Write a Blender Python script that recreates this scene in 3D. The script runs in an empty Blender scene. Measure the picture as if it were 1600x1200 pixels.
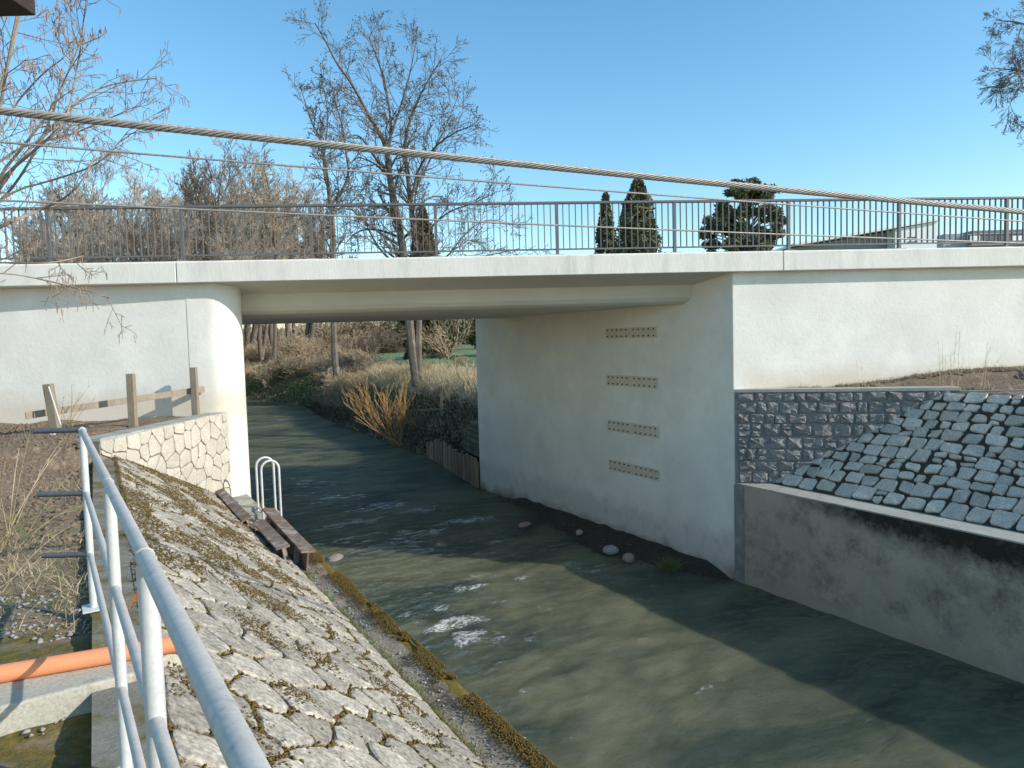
import bpy, math, random
import numpy as np
from mathutils import Vector, Matrix
R_ = math.radians
S = bpy.context.scene
COL = S.collection
rng = np.random.default_rng(7)
rnd = random.Random(11)

# ------------------------------------------------------------------ camera, light, exposure
FOC, PITCH, ROLL = 1154.6, 0.0629, -0.0281          # focal length in px of a 1600 px wide picture
EYE = np.array([0.0, 0.0, 5.1])                      # metres above the river
_up = np.array([0, math.sin(PITCH), math.cos(PITCH)]); FW = np.array([0, math.cos(PITCH), -math.sin(PITCH)])
RT = np.array([math.cos(ROLL), 0, 0]) + _up*math.sin(ROLL)
UP = np.array([-math.sin(ROLL), 0, 0]) + _up*math.cos(ROLL)
cd = bpy.data.cameras.new('camera'); cam = bpy.data.objects.new('camera', cd); COL.objects.link(cam)
cd.sensor_width = 36; cd.lens = 36*FOC/1600; cd.clip_end = 8000; cd.clip_start = 0.05
cam.matrix_world = Matrix(((RT[0], UP[0], -FW[0], EYE[0]), (RT[1], UP[1], -FW[1], EYE[1]), (RT[2], UP[2], -FW[2], EYE[2]), (0, 0, 0, 1)))
S.camera = cam
SUN_AZ, SUN_EL = R_(110), R_(27.5)                   # azimuth clockwise from +Y
sdir = Vector((math.sin(SUN_AZ)*math.cos(SUN_EL), math.cos(SUN_AZ)*math.cos(SUN_EL), math.sin(SUN_EL)))
sl = bpy.data.lights.new('sun', 'SUN'); sl.energy = 3.0; sl.angle = R_(0.53); sl.color = (1.0, 0.95, 0.87)
so = bpy.data.objects.new('sun', sl); COL.objects.link(so); so.rotation_euler = (-sdir).to_track_quat('-Z', 'Y').to_euler()
W = bpy.data.worlds.new('World'); S.world = W; W.use_nodes = True
nt = W.node_tree; nt.nodes.clear()
sky = nt.nodes.new('ShaderNodeTexSky'); sky.sky_type = 'NISHITA'; sky.sun_disc = False
sky.sun_elevation = SUN_EL; sky.sun_rotation = SUN_AZ; sky.air_density = 1.0; sky.dust_density = 0.4; sky.ozone_density = 1.6; sky.altitude = 250
bg = nt.nodes.new('ShaderNodeBackground'); bg.inputs[1].default_value = 0.15
wo = nt.nodes.new('ShaderNodeOutputWorld'); hsv = nt.nodes.new('ShaderNodeHueSaturation'); hsv.inputs['Saturation'].default_value = 1.22; hsv.inputs['Value'].default_value = .96; hsv.inputs['Hue'].default_value = .487; nt.links.new(sky.outputs[0], hsv.inputs['Color']); nt.links.new(hsv.outputs[0], bg.inputs[0]); nt.links.new(bg.outputs[0], wo.inputs[0])
S.view_settings.view_transform = 'Standard'; S.view_settings.look = 'None'; S.view_settings.gamma = 1; S.view_settings.use_curve_mapping = False
S.view_settings.exposure = 0.66
S.cycles.max_bounces = 6; S.cycles.diffuse_bounces = 3; S.cycles.glossy_bounces = 3; S.cycles.transparent_max_bounces = 6

# ------------------------------------------------------------------ pixel (1600 x 1200 photo) -> place
def ray(x, y): return FW + RT*(x-800)/FOC + UP*(600-y)/FOC
def atz(x, y, z): d = ray(x, y); return EYE + d*(z-5.1)/d[2]
def atY(x, y, Y): d = ray(x, y); return EYE + d*Y/d[1]
def atpl(x, y, P, N):
    d = ray(x, y); P = np.array([P[0], P[1], 0]); N = np.array([N[0], N[1], 0]); return EYE + d*((P-EYE)@N)/(d@N)

# ------------------------------------------------------------------ value noise
def _h(ix, iy, seed):
    n = (ix.astype(np.int64)*374761393 + iy.astype(np.int64)*668265263 + seed*974711) & 0x7fffffff
    n = ((n ^ (n >> 13))*1274126177) & 0x7fffffff
    return ((n ^ (n >> 16)) & 0xffff)/65535.0
def vnoise(x, y, seed=0):
    ix = np.floor(x); iy = np.floor(y); fx = x-ix; fy = y-iy; fx = fx*fx*(3-2*fx); fy = fy*fy*(3-2*fy)
    a = _h(ix, iy, seed); b = _h(ix+1, iy, seed); c = _h(ix, iy+1, seed); d = _h(ix+1, iy+1, seed)
    return (a*(1-fx)+b*fx)*(1-fy)+(c*(1-fx)+d*fx)*fy
def fbm(x, y, seed=0, o=4):
    s = 0; a = .5
    for i in range(o): s = s+a*(vnoise(x, y, seed+i*17)-.5); x = x*2.03; y = y*2.03; a *= .5
    return s
def sstep(a, b, x): q = np.clip((x-a)/(b-a), 0, 1); return q*q*(3-2*q)

# ------------------------------------------------------------------ materials
def mat(name, c1, c2, scale=3, rough=.85, bump=.3, bscale=40, c3=None, mask=(.45, .6), mscale=1.2, rand=0., metal=0, stretch=(1, 1, 1), bdist=.01, spec=.3, fine=.12):
    m = bpy.data.materials.new(name); m.use_nodes = True; t = m.node_tree; N = t.nodes; L = t.links
    b = N['Principled BSDF']; b.inputs['Roughness'].default_value = rough; b.inputs['Metallic'].default_value = metal
    b.inputs['Specular IOR Level'].default_value = spec
    tc = N.new('ShaderNodeTexCoord'); mp = N.new('ShaderNodeMapping'); mp.inputs['Scale'].default_value = stretch; L.new(tc.outputs['Object'], mp.inputs[0])
    oi = N.new('ShaderNodeObjectInfo')
    off = N.new('ShaderNodeVectorMath'); off.operation = 'MULTIPLY_ADD'; off.inputs[1].default_value = (37, 37, 37)
    cmb = N.new('ShaderNodeCombineXYZ'); 
    for i in range(3): L.new(oi.outputs['Random'], cmb.inputs[i])
    L.new(cmb.outputs[0], off.inputs[0]); L.new(mp.outputs[0], off.inputs[2]); vec = off.outputs[0]
    def noise(s, d=5, r=.6):
        n = N.new('ShaderNodeTexNoise'); n.inputs['Scale'].default_value = s; n.inputs['Detail'].default_value = d; n.inputs['Roughness'].default_value = r; L.new(vec, n.inputs['Vector']); return n.outputs['Fac']
    def mix(f, a, c, typ='MIX'):
        x = N.new('ShaderNodeMix'); x.data_type = 'RGBA'; x.blend_type = typ
        if hasattr(f, 'node'): L.new(f, x.inputs[0])
        else: x.inputs[0].default_value = f
        for k, v in ((6, a), (7, c)):
            if hasattr(v, 'node'): L.new(v, x.inputs[k])
            else: x.inputs[k].default_value = (*v, 1)
        return x.outputs[2]
    def ramp(f, a, c):
        r = N.new('ShaderNodeMapRange'); r.inputs[1].default_value = a; r.inputs[2].default_value = c; L.new(f, r.inputs[0]); return r.outputs[0]
    col = mix(ramp(noise(scale), .3, .7), c1, c2)
    if c3: col = mix(ramp(noise(mscale, 6, .65), *mask), col, c3)
    if fine:
        fn = N.new('ShaderNodeMapRange'); fn.inputs[1].default_value = .3; fn.inputs[2].default_value = .7; fn.inputs[3].default_value = 1-fine*1.5; fn.inputs[4].default_value = 1+fine*1.5
        L.new(noise(bscale*1.3, 3), fn.inputs[0]); hs = N.new('ShaderNodeVectorMath'); hs.operation = 'SCALE'; L.new(col, hs.inputs[0]); L.new(fn.outputs[0], hs.inputs['Scale']); col = hs.outputs[0]
    if rand:
        fn = N.new('ShaderNodeMapRange'); fn.inputs[3].default_value = 1-rand; fn.inputs[4].default_value = 1+rand; L.new(oi.outputs['Random'], fn.inputs[0])
        hs = N.new('ShaderNodeVectorMath'); hs.operation = 'SCALE'; L.new(col, hs.inputs[0]); L.new(fn.outputs[0], hs.inputs['Scale']); col = hs.outputs[0]
    L.new(col, b.inputs['Base Color'])
    if bump:
        bp = N.new('ShaderNodeBump'); bp.inputs['Strength'].default_value = bump; bp.inputs['Distance'].default_value = bdist; L.new(noise(bscale, 6, .7), bp.inputs['Height']); L.new(bp.outputs[0], b.inputs['Normal'])
    m['_col'] = 0
    MX[name] = (N, L, b, mix, noise, ramp, vec, tc, col)
    return m
MX = {}

M = {}
M['paint'] = mat('white_masonry_paint', (.82, .785, .69), (.72, .695, .61), .9, .8, .2, 14, c3=(.84, .81, .72), mscale=.7, fine=.02, bdist=.03)
M['fascia'] = mat('fascia_paint', (.80, .765, .675), (.70, .67, .59), 2.5, .8, .3, 30, c3=(.50, .53, .45), mask=(.52, .8), mscale=2.4, fine=.03, bdist=.02, stretch=(1, 1, .22))
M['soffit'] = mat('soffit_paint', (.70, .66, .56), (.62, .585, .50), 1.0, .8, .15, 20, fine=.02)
M['galv'] = mat('galvanised_steel', (.60, .55, .485), (.49, .455, .40), 14, .6, .1, 60, c3=(.33, .32, .30), mask=(.6, .75), mscale=22, metal=.12, spec=.5, fine=.06)
M['galv_white'] = mat('pale_galvanised_steel', (.66, .655, .62), (.55, .55, .525), 9, .5, .08, 60, metal=.1, spec=.5, fine=.05)
M['rail_steel'] = mat('railing_paint', (.17, .16, .15), (.13, .125, .12), 9, .5, .05, 60, metal=.2, spec=.5, fine=.05)
M['rope'] = mat('steel_rope', (.40, .375, .33), (.27, .25, .22), 30, .5, .2, 120, metal=.3, spec=.5)
M['concrete'] = mat('weathered_concrete', (.30, .29, .26), (.21, .205, .19), 2.2, .9, .5, 45, c3=(.36, .35, .30), mask=(.52, .66), mscale=3, fine=.1)
M['pale_concrete'] = mat('pale_concrete', (.42, .41, .36), (.33, .32, .28), 3, .9, .5, 50, c3=(.24, .23, .19), mask=(.58, .72), mscale=5)
M['mortar'] = mat('pale_mortar', (.26, .23, .185), (.20, .175, .14), 5, .95, .6, 60)
M['grey_mortar'] = mat('grey_mortar', (.27, .27, .26), (.20, .20, .195), 5, .95, .6, 60)
M['joint'] = mat('mossy_joint_soil', (.055, .042, .025), (.10, .075, .03), 9, .95, .8, 60, c3=(.16, .115, .025), mask=(.5, .62), mscale=3)
M['dark_joint'] = mat('dark_joint_soil', (.045, .038, .027), (.08, .068, .048), 9, .95, .8, 60)
M['bankstone'] = mat('weathered_bank_stone', (.41, .355, .28), (.28, .245, .195), 6, .92, .9, 26, c3=(.50, .44, .35), mask=(.5, .66), mscale=9, rand=.24, bdist=.006, fine=.3)
M['greystone'] = mat('grey_granite', (.60, .53, .43), (.47, .42, .345), 9, .95, .8, 34, c3=(.64, .57, .48), mask=(.55, .7), mscale=14, rand=.22, bdist=.008, fine=.2, spec=.15)
M['roughstone'] = mat('rough_grey_granite', (.46, .445, .415), (.36, .35, .33), 8, .92, 1.0, 15, rand=.12, bdist=.16, fine=.15, spec=.15)
M['creamstone'] = mat('cream_sandstone', (.60, .545, .45), (.49, .44, .36), 5, .92, .7, 28, rand=.08, bdist=.015)
M['moss'] = mat('golden_moss', (.20, .13, .028), (.12, .085, .022), 30, .95, .6, 140, c3=(.10, .065, .025), mask=(.5, .65), mscale=18)
M['wood'] = mat('grey_weathered_wood', (.34, .28, .20), (.25, .205, .15), 6, .85, .5, 30, stretch=(3, 3, .6), rand=.15)
M['darkwood'] = mat('dark_brown_wood', (.055, .035, .025), (.035, .025, .02), 6, .8, .4, 30)
M['rust'] = mat('rusty_steel', (.15, .105, .08), (.27, .20, .15), 6, .8, .4, 60, c3=(.38, .35, .32), mask=(.5, .64), mscale=3, metal=.1)
M['orange'] = mat('orange_plastic', (.84, .31, .14), (.78, .28, .125), 4, .45, .05, 60, spec=.5, fine=.03)
M['plate'] = mat('cream_plate', (.66, .59, .46), (.60, .54, .43), 6, .7, .15, 60, fine=.05)
M['bolt'] = mat('dark_bolt', (.06, .055, .05), (.04, .04, .04), 20, .5, .1, 60, metal=.5)
M['bark'] = mat('grey_brown_bark', (.19, .155, .12), (.11, .09, .07), 2.5, .9, .8, 14, c3=(.26, .23, .18), mask=(.55, .7), mscale=2, bdist=.04)
M['twig'] = mat('brown_twig', (.20, .155, .11), (.14, .11, .08), .8, .9, 0, 10, rand=.1)
M['tan_twig'] = mat('tan_twig', (.50, .39, .25), (.36, .275, .18), .5, .9, 0, 10, rand=.15)
M['hazel'] = mat('hazel_bark', (.36, .28, .20), (.26, .20, .15), 3, .85, .2, 30)
M['catkin'] = mat('hazel_catkin', (.36, .26, .21), (.27, .19, .155), 6, .9, 0, 10)
M['cone'] = mat('alder_cone', (.05, .04, .03), (.09, .06, .035), 6, .9, 0, 10)
M['willow'] = mat('orange_willow', (.52, .33, .13), (.42, .24, .09), 1, .8, 0, 10)
M['conifer'] = mat('conifer_needles', (.105, .115, .06), (.15, .15, .075), 1.5, .85, 0, 10, c3=(.22, .19, .09), mask=(.5, .65), mscale=.8)
M['conifer_brown'] = mat('olive_conifer', (.075, .075, .03), (.11, .095, .045), 1.5, .85, 0, 10)
M['ivy'] = mat('ivy_leaf', (.06, .07, .032), (.10, .10, .05), 3, .6, 0, 10, c3=(.13, .10, .065), mask=(.5, .6), mscale=2, spec=.4)
M['drygrass'] = mat('dry_grass', (.50, .40, .25), (.36, .28, .16), 2, .9, 0, 10, rand=.15)
M['grass'] = mat('green_grass', (.10, .14, .035), (.16, .18, .06), 4, .8, 0, 10)
M['leaf'] = mat('dead_leaf', (.36, .15, .05), (.26, .10, .035), 30, .7, .2, 80)
M['rock'] = mat('pale_rock', (.42, .38, .33), (.30, .27, .23), 8, .9, .6, 30)
M['pinkrock'] = mat('pinkish_rock', (.42, .28, .21), (.34, .22, .17), 8, .9, .6, 30)
M['pebble'] = mat('pebble', (.42, .40, .36), (.24, .22, .2), 12, .9, .2, 60)
M['asphalt'] = mat('asphalt', (.05, .05, .05), (.06, .06, .058), 6, .9, .3, 120)
M['cladding'] = mat('white_cladding', (.86, .86, .84), (.82, .82, .80), 1, .6, 0, 10, fine=.02)
M['greyclad'] = mat('grey_cladding', (.30, .32, .34), (.26, .28, .30), 1, .6, 0, 10, fine=.02)
M['brownclad'] = mat('brown_cladding', (.20, .17, .15), (.17, .15, .13), 1, .7, 0, 10, fine=.02)
M['glass'] = mat('window_glass', (.05, .06, .07), (.07, .08, .09), 1, .1, 0, 10, spec=.8, fine=0)
M['plank'] = mat('brown_pile_plank', (.34, .24, .15), (.24, .165, .105), 3, .9, .6, 20, stretch=(2, 2, .4), rand=.25)

# paint: pale bare band near the water line and warm grime at the soil line
def paint_band():
    N, L, b, mix, noise, ramp, vec, tc, col = MX['white_masonry_paint']
    sp = N.new('ShaderNodeSeparateXYZ'); L.new(tc.outputs['Object'], sp.inputs[0])
    ad = N.new('ShaderNodeMath'); ad.operation = 'MULTIPLY_ADD'; ad.inputs[1].default_value = -.9; L.new(noise(1.6, 6), ad.inputs[0]); L.new(sp.outputs['Z'], ad.inputs[2])
    f = ramp(ad.outputs[0], .62, .30)
    c = mix(f, col, (.62, .59, .55))
    st = mix(ramp(noise(5, 6, .7), .5, .75), (.68, .63, .56), (.54, .50, .44)); c = mix(f, col, st)
    c2 = ramp(ad.outputs[0], -.10, -.5); c = mix(c2, c, (.24, .21, .16))
    # the old top of the soil: faint warm splash marks just over 3.9 m
    a2 = N.new('ShaderNodeMath'); a2.operation = 'MULTIPLY_ADD'; a2.inputs[1].default_value = -.5; L.new(noise(2.5, 5), a2.inputs[0]); L.new(sp.outputs['Z'], a2.inputs[2])
    g = ramp(a2.outputs[0], 4.15, 3.8); lo = ramp(sp.outputs['Z'], 3.6, 3.8)
    mu = N.new('ShaderNodeMath'); mu.operation = 'MULTIPLY'; L.new(g, mu.inputs[0]); L.new(lo, mu.inputs[1])
    m2 = N.new('ShaderNodeMath'); m2.operation = 'MULTIPLY'; m2.inputs[1].default_value = .55; L.new(mu.outputs[0], m2.inputs[0])
    ab = N.new('ShaderNodeMath'); ab.operation = 'ADD'; ab.inputs[1].default_value = 4.6; L.new(sp.outputs['X'], ab.inputs[0]); ab2 = N.new('ShaderNodeMath'); ab2.operation = 'ABSOLUTE'; L.new(ab.outputs[0], ab2.inputs[0])
    m3 = N.new('ShaderNodeMath'); m3.operation = 'MULTIPLY'; L.new(m2.outputs[0], m3.inputs[0]); L.new(ramp(ab2.outputs[0], 4.7, 5.1), m3.inputs[1]); m2 = m3
    c = mix(m2.outputs[0], c, (.62, .50, .36)); L.new(c, b.inputs['Base Color'])
paint_band()

def stained():
    m = mat('stained_wall_concrete', (.50, .42, .31), (.39, .325, .24), 1.6, .9, .5, 40, c3=(.58, .49, .37), mask=(.5, .7), mscale=1.3, fine=.1)
    N, L, b, mix, noise, ramp, vec, tc, col = MX['stained_wall_concrete']
    at = N.new('ShaderNodeAttribute'); at.attribute_name = 'stain'
    n1 = noise(3.0, 10, .8); ad = N.new('ShaderNodeMath'); ad.operation = 'ADD'; L.new(n1, ad.inputs[0]); L.new(at.outputs['Fac'], ad.inputs[1]); ad.use_clamp = False
    c = mix(ramp(ad.outputs[0], .80, 1.20), col, (.036, .030, .024))
    # patchy grey algae and a tan tide mark at the water
    c = mix(ramp(noise(1.3, 9, .75), .49, .68), c, (.15, .125, .095))
    at2 = N.new('ShaderNodeAttribute'); at2.attribute_name = 'tide'
    ad2 = N.new('ShaderNodeMath'); ad2.operation = 'ADD'; L.new(noise(2.6, 6), ad2.inputs[0]); L.new(at2.outputs['Fac'], ad2.inputs[1])
    c = mix(ramp(ad2.outputs[0], 1.05, 1.3), c, (.42, .35, .25)); L.new(c, b.inputs['Base Color'])
    return m
M['stained'] = stained()

# ------------------------------------------------------------------ mesh helpers
def mesh_np(name, V, F, mats=None, smooth=False, attrs=None, mid=None):
    V = np.asarray(V, np.float32).reshape(-1, 3); F = np.asarray(F, np.int32)
    me = bpy.data.meshes.new(name); k = F.shape[1]; n = len(F)
    me.vertices.add(len(V)); me.vertices.foreach_set('co', V.ravel()); me.loops.add(n*k); me.loops.foreach_set('vertex_index', F.ravel())
    me.polygons.add(n); me.polygons.foreach_set('loop_start', np.arange(0, n*k, k, dtype=np.int32)); me.polygons.foreach_set('loop_total', np.full(n, k, np.int32))
    if smooth: me.polygons.foreach_set('use_smooth', np.ones(n, bool))
    if mid is not None: me.polygons.foreach_set('material_index', np.asarray(mid, np.int32))
    for mm in (mats if isinstance(mats, (list, tuple)) else [mats]): me.materials.append(mm)
    for a, v in (attrs or {}).items():
        at = me.attributes.new(a, 'FLOAT', 'POINT'); at.data.foreach_set('value', np.asarray(v, np.float32))
    me.update(calc_edges=True); return me
class MB:
    def __init__(s): s.v = []; s.f = []
    def add(s, V, F):
        o = len(s.v); s.v += [tuple(map(float, q)) for q in V]; s.f += [tuple(i+o for i in q) for q in F]; return s
    def box(s, c, ax, ay, az):
        c, ax, ay, az = map(np.asarray, (c, ax, ay, az)); V = [c+i*ax+j*ay+k*az for k in (-1, 1) for j in (-1, 1) for i in (-1, 1)]
        return s.add(V, [(0, 2, 3, 1), (4, 5, 7, 6), (0, 1, 5, 4), (2, 6, 7, 3), (0, 4, 6, 2), (1, 3, 7, 5)])
    def prism(s, poly, z0, z1):
        n = len(poly); V = [(p[0], p[1], z0) for p in poly]+[(p[0], p[1], z1) for p in poly]
        return s.add(V, [tuple(range(n))[::-1], tuple(range(n, 2*n))]+[(i, (i+1) % n, n+(i+1) % n, n+i) for i in range(n)])
    def sweep(s, sec, A, B):           # sec: list of 3-vectors offsets, from A to B
        n = len(sec); V = [np.asarray(A)+q for q in sec]+[np.asarray(B)+q for q in sec]
        return s.add(V, [tuple(range(n))[::-1], tuple(range(n, 2*n))]+[(i, (i+1) % n, n+(i+1) % n, n+i) for i in range(n)])
    def tube(s, pts, r, k=12, cap=True):
        pts = [np.asarray(p, float) for p in pts]; rs = r if isinstance(r, (list, tuple)) else [r]*len(pts); o = len(s.v); ref = None
        for i, p in enumerate(pts):
            d = (pts[min(i+1, len(pts)-1)]-pts[max(i-1, 0)]); d = d/np.linalg.norm(d)
            if ref is None: ref = np.cross(d, (0, 0, 1) if abs(d[2]) < .9 else (1, 0, 0))
            a = ref-d*(ref@d); a = a/np.linalg.norm(a); ref = a; b = np.cross(d, a)
            for j in range(k): t = 2*math.pi*j/k; s.v.append(tuple(p+rs[i]*(a*math.cos(t)+b*math.sin(t))))
        for i in range(len(pts)-1):
            for j in range(k): s.f.append((o+i*k+j, o+i*k+(j+1) % k, o+(i+1)*k+(j+1) % k, o+(i+1)*k+j))
        if cap: s.f.append(tuple(o+j for j in range(k))[::-1]); s.f.append(tuple(o+(len(pts)-1)*k+j for j in range(k)))
        return s
    def mesh(s, name, m, smooth=False, org=(0, 0, 0)):
        me = bpy.data.meshes.new(name); me.from_pydata([(a-org[0], b-org[1], c-org[2]) for a, b, c in s.v], [], s.f); me.materials.append(m)
        if smooth: me.polygons.foreach_set('use_smooth', np.ones(len(me.polygons), bool)); 
        me.update(); return me
def tag(o, label=None, cat=None, group=None, kind=None):
    for k, v in (('label', label), ('category', cat), ('group', group), ('kind', kind)):
        if v: o[k] = v
    return o
def obj(name, me, parent=None, loc=(0, 0, 0)):
    o = bpy.data.objects.new(name, me); COL.objects.link(o); o.location = loc
    if parent: o.parent = parent
    return o
def thing(name, label, cat, loc=(0, 0, 0), group=None):
    o = bpy.data.objects.new(name, None); COL.objects.link(o); o.location = loc; o.empty_display_size = .3
    return tag(o, label, cat, group)
def part(name, mb, m, root, smooth=False, bevel=0, base=None):
    """mb in world coordinates; root is an unrotated Empty (base: the world place of the parent when that is itself a part)"""
    org = base if base is not None else tuple(root.location)
    o = obj(name, mb.mesh(name, m, smooth, org), root)
    if bevel: md = o.modifiers.new('edge', 'BEVEL'); md.width = bevel; md.segments = 2; md.limit_method = 'ANGLE'
    if smooth and not bevel: md = o.modifiers.new('split', 'EDGE_SPLIT'); md.split_angle = R_(50)
    return o
def copy_tree(o, parent=None):
    c = o.copy(); COL.objects.link(c)
    if parent: c.parent = parent
    for ch in list(o.children): copy_tree(ch, c)
    return c

# ------------------------------------------------------------------ frame of the place
C = np.array([4.47, 14.89]); PH = -.5134; u = np.array([math.sin(PH), math.cos(PH)]); n = np.array([-u[1], u[0]])    # u upstream, n towards the left bank
TH = .0941; b = np.array([math.cos(TH), math.sin(TH)]); m = np.array([-b[1], b[0]])                                     # along and across the bridge
F0 = np.array([-8.442, 13.757]); FA = F0-m*.3                                                                          # post line, fascia front
def P2(t, w): return C+u*t+n*w
def P3(t, w, z): q = P2(t, w); return np.array([q[0], q[1], z])
def B3(a, q, z): p = FA+b*a+m*q; return np.array([p[0], p[1], z])
def tw(X, Y): return (X-C[0])*u[0]+(Y-C[1])*u[1], (X-C[0])*n[0]+(Y-C[1])*n[1]
WEDGE, WTOE, WTOP, ZK, ZT = 8.47, 8.95, 11.04, 2.0, 3.5
SA = np.array([-5.83, 10.34]); SB = np.array([-5.42, 14.5])            # left stone wall line
WD = np.array([.970, -.242]); WN = np.array([-.242, -.970])            # right stone wall direction and outward normal
RSL = .79                                                              # right slope rise

# ------------------------------------------------------------------ ground
RB = [C-u*80, C, C+u*11.5, (-3.36, 31.2), (-6.59, 37.3), (-10.0, 44), (-13.5, 51.4), (-17.0, 60), (-21.5, 66.5), (-28, 71), (-40, 75), (-70, 78), (-160, 70)]
RB = [np.asarray(q, float) for q in RB]; HW = WEDGE/2
CL = []
for i, q in enumerate(RB):
    d = RB[min(i+1, len(RB)-1)]-RB[max(i-1, 0)]; d /= np.linalg.norm(d); CL.append(q+np.array([-d[1], d[0]])*HW)
def river(X, Y):
    best = np.full(X.shape, 1e9); side = np.zeros(X.shape)
    for a, c in zip(CL[:-1], CL[1:]):
        d = c-a; L2 = d@d; t = np.clip(((X-a[0])*d[0]+(Y-a[1])*d[1])/L2, 0, 1); px = a[0]+t*d[0]; py = a[1]+t*d[1]
        q = np.hypot(X-px, Y-py); s = np.sign(d[0]*(Y-a[1])-d[1]*(X-a[0])); k = q < best; best[k] = q[k]; side[k] = s[k]
    return best-HW, side
def ground_z(X, Y):
    d, side = river(X, Y); t, w = tw(X, Y)
    rough = fbm(X*1.3, Y*1.3, 3, 4)*.16+fbm(X*7, Y*7, 9, 3)*.07
    near = t < 11.2
    bed = -.9+fbm(X*.5, Y*.5, 5, 3)*.3
    # left bank by the camera
    zl = np.interp(d, [.1, .35, .5, WTOP-WEDGE-.15, WTOP-WEDGE, 3], [-.9, 1.8, 1.8, 3.3, 3.42, 3.44])+.33*sstep(5.5, 10.5, Y)*sstep(2.95, 4.4, d)
    wallx = SA[0]+(Y-SA[1])*(SB[0]-SA[0])/(SB[1]-SA[1])
    beh = (X < wallx-.12) & (Y > SA[1]-.35)
    zl = np.where(beh, np.maximum(zl, 3.77), zl)
    zl = zl+np.where((d > 2.75) | beh, rough*1.0, 0)
    # right bank by the bridge
    zr = np.interp(d, [.1, .3, .5, 2.7, 2.95], [-.9, 1.75, 1.82, 3.45, 3.75])
    zr = np.where((t > .15), np.interp(d, [.5, .9, 2.95], [-1.0, 1.8, 3.7]), zr)
    lw = (X-C[0])*WD[0]+(Y-C[1])*WD[1]; ow = (X-C[0])*WN[0]+(Y-C[1])*WN[1]
    bq = (X-FA[0])*m[0]+(Y-FA[1])*m[1]
    up_ = 3.88+.30*sstep(1.2, 5.5, lw)*sstep(-.15, -.7, ow)+rough*.9*sstep(.2, 1.2, lw)
    zr = np.where((ow < -.16) & (lw > 0), up_, zr); zr = np.where(d > 2.95, np.maximum(zr, 3.84+rough*.7), zr)
    zn = np.where(side > 0, zl, zr)
    # beyond the bridge: a steep natural bank
    bend = 1+1.6*sstep(44, 58, Y)
    zf = np.interp(d/bend, [-.2, .0, .5, 1.0, 1.9, 5, 30, 300], [-.7, -.05, .9, 1.9, 3.0, 3.45, 3.7, 3.9])+rough*1.6*sstep(0, 1.5, d)*sstep(120, 40, np.hypot(X, Y))
    z = np.where(near, zn, zf)
    z = np.where(d < .1, np.minimum(z, np.where(near, bed, np.maximum(bed, np.interp(d, [-1.5, .1], [-.9, 0])))), z)
    return z
def graded(pts):
    out = []
    for (a, c, s) in pts: out += list(np.arange(a, c, s))
    return np.array(sorted(set(np.round(out, 4))))
gx = graded([(-3000, -400, 400), (-400, -100, 30), (-100, -30, 4), (-30, -10, .5), (-10, -1, .09), (-1, 4, .5), (4, 13, .11), (13, 30, 1), (30, 100, 5), (100, 400, 30), (400, 3001, 400)])
gy = graded([(-600, -40, 80), (-40, -4, 3), (-4, 1, .5), (1, 16.5, .09), (16.5, 24, .5), (24, 66, .3), (66, 110, 1.5), (110, 400, 20), (400, 4001, 400)])
GX, GY = np.meshgrid(gx, gy, indexing='ij'); GZ = ground_z(GX, GY)
def grid_faces(nx, ny):
    i = np.arange(nx-1)[:, None]*ny+np.arange(ny-1)[None, :]; i = i.ravel(); return np.stack([i, i+ny, i+ny+1, i+1], 1)
gd, gs = river(GX, GY); gt, gw = tw(GX, GY)
field = sstep(60, 85, GY-.0*GX)*sstep(-20, -5, GX+.12*GY)          # green meadow beyond the bank
field = sstep(4.5, 7.5, gd)*(gs < 0)*sstep(28, 34, GY)*sstep(-.235, -.17, GX/np.maximum(GY, 1))
dry = np.maximum((gs < 0)*sstep(1.0, 2.2, gd)*sstep(8, 5, gd)*(gt > 12)*1.0, (gt > 14)*(gs > 0)*sstep(.6, 2, gd)*.9)
mossy = (gs > 0)*(gt < 11)*sstep(WTOP-WEDGE-.3, WTOP-WEDGE+.2, gd)*sstep(5.0, 3.5, gd)*sstep(5.5, 3.8, GY)
litter = np.clip((gs > 0)*(gt < 11)*sstep(9.5, 7.0, GY)*.8, 0, 1)
def ground_material():
    mm = mat('bare_soil', (.245, .175, .118), (.165, .118, .08), 3.5, .95, .9, 22, c3=(.33, .25, .17), mask=(.52, .68), mscale=7, bdist=.03, fine=.25)
    N, L, bb, mix, noise, ramp, vec, tc, col = MX['bare_soil']
    def att(a):
        q = N.new('ShaderNodeAttribute'); q.attribute_name = a; return q.outputs['Fac']
    def thr(a, s, lo, hi):
        ad = N.new('ShaderNodeMath'); ad.operation = 'ADD'; L.new(att(a), ad.inputs[0]); L.new(noise(s, 6, .65), ad.inputs[1]); return ramp(ad.outputs[0], lo, hi)
    c = mix(thr('litter', 4, 1.15, 1.35), col, (.27, .21, .125))
    c = mix(thr('mossy', 5, 1.32, 1.5), c, mix(ramp(noise(18), .4, .6), (.22, .155, .03), (.12, .11, .035)))
    c = mix(thr('dry', 1, .9, 1.2), c, (.46, .37, .22))
    g = mix(ramp(noise(.12, 6), .35, .65), (.13, .19, .075), (.19, .235, .11)); c = mix(thr('field', .3, .9, 1.2), c, g)
    L.new(c, bb.inputs['Base Color']); return mm
ground = tag(obj('ground', mesh_np('ground', np.stack([GX, GY, GZ], -1), grid_faces(len(gx), len(gy)), ground_material(), True, dict(field=field.ravel(), dry=dry.ravel(), mossy=mossy.ravel(), litter=litter.ravel()))), kind='structure')

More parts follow.
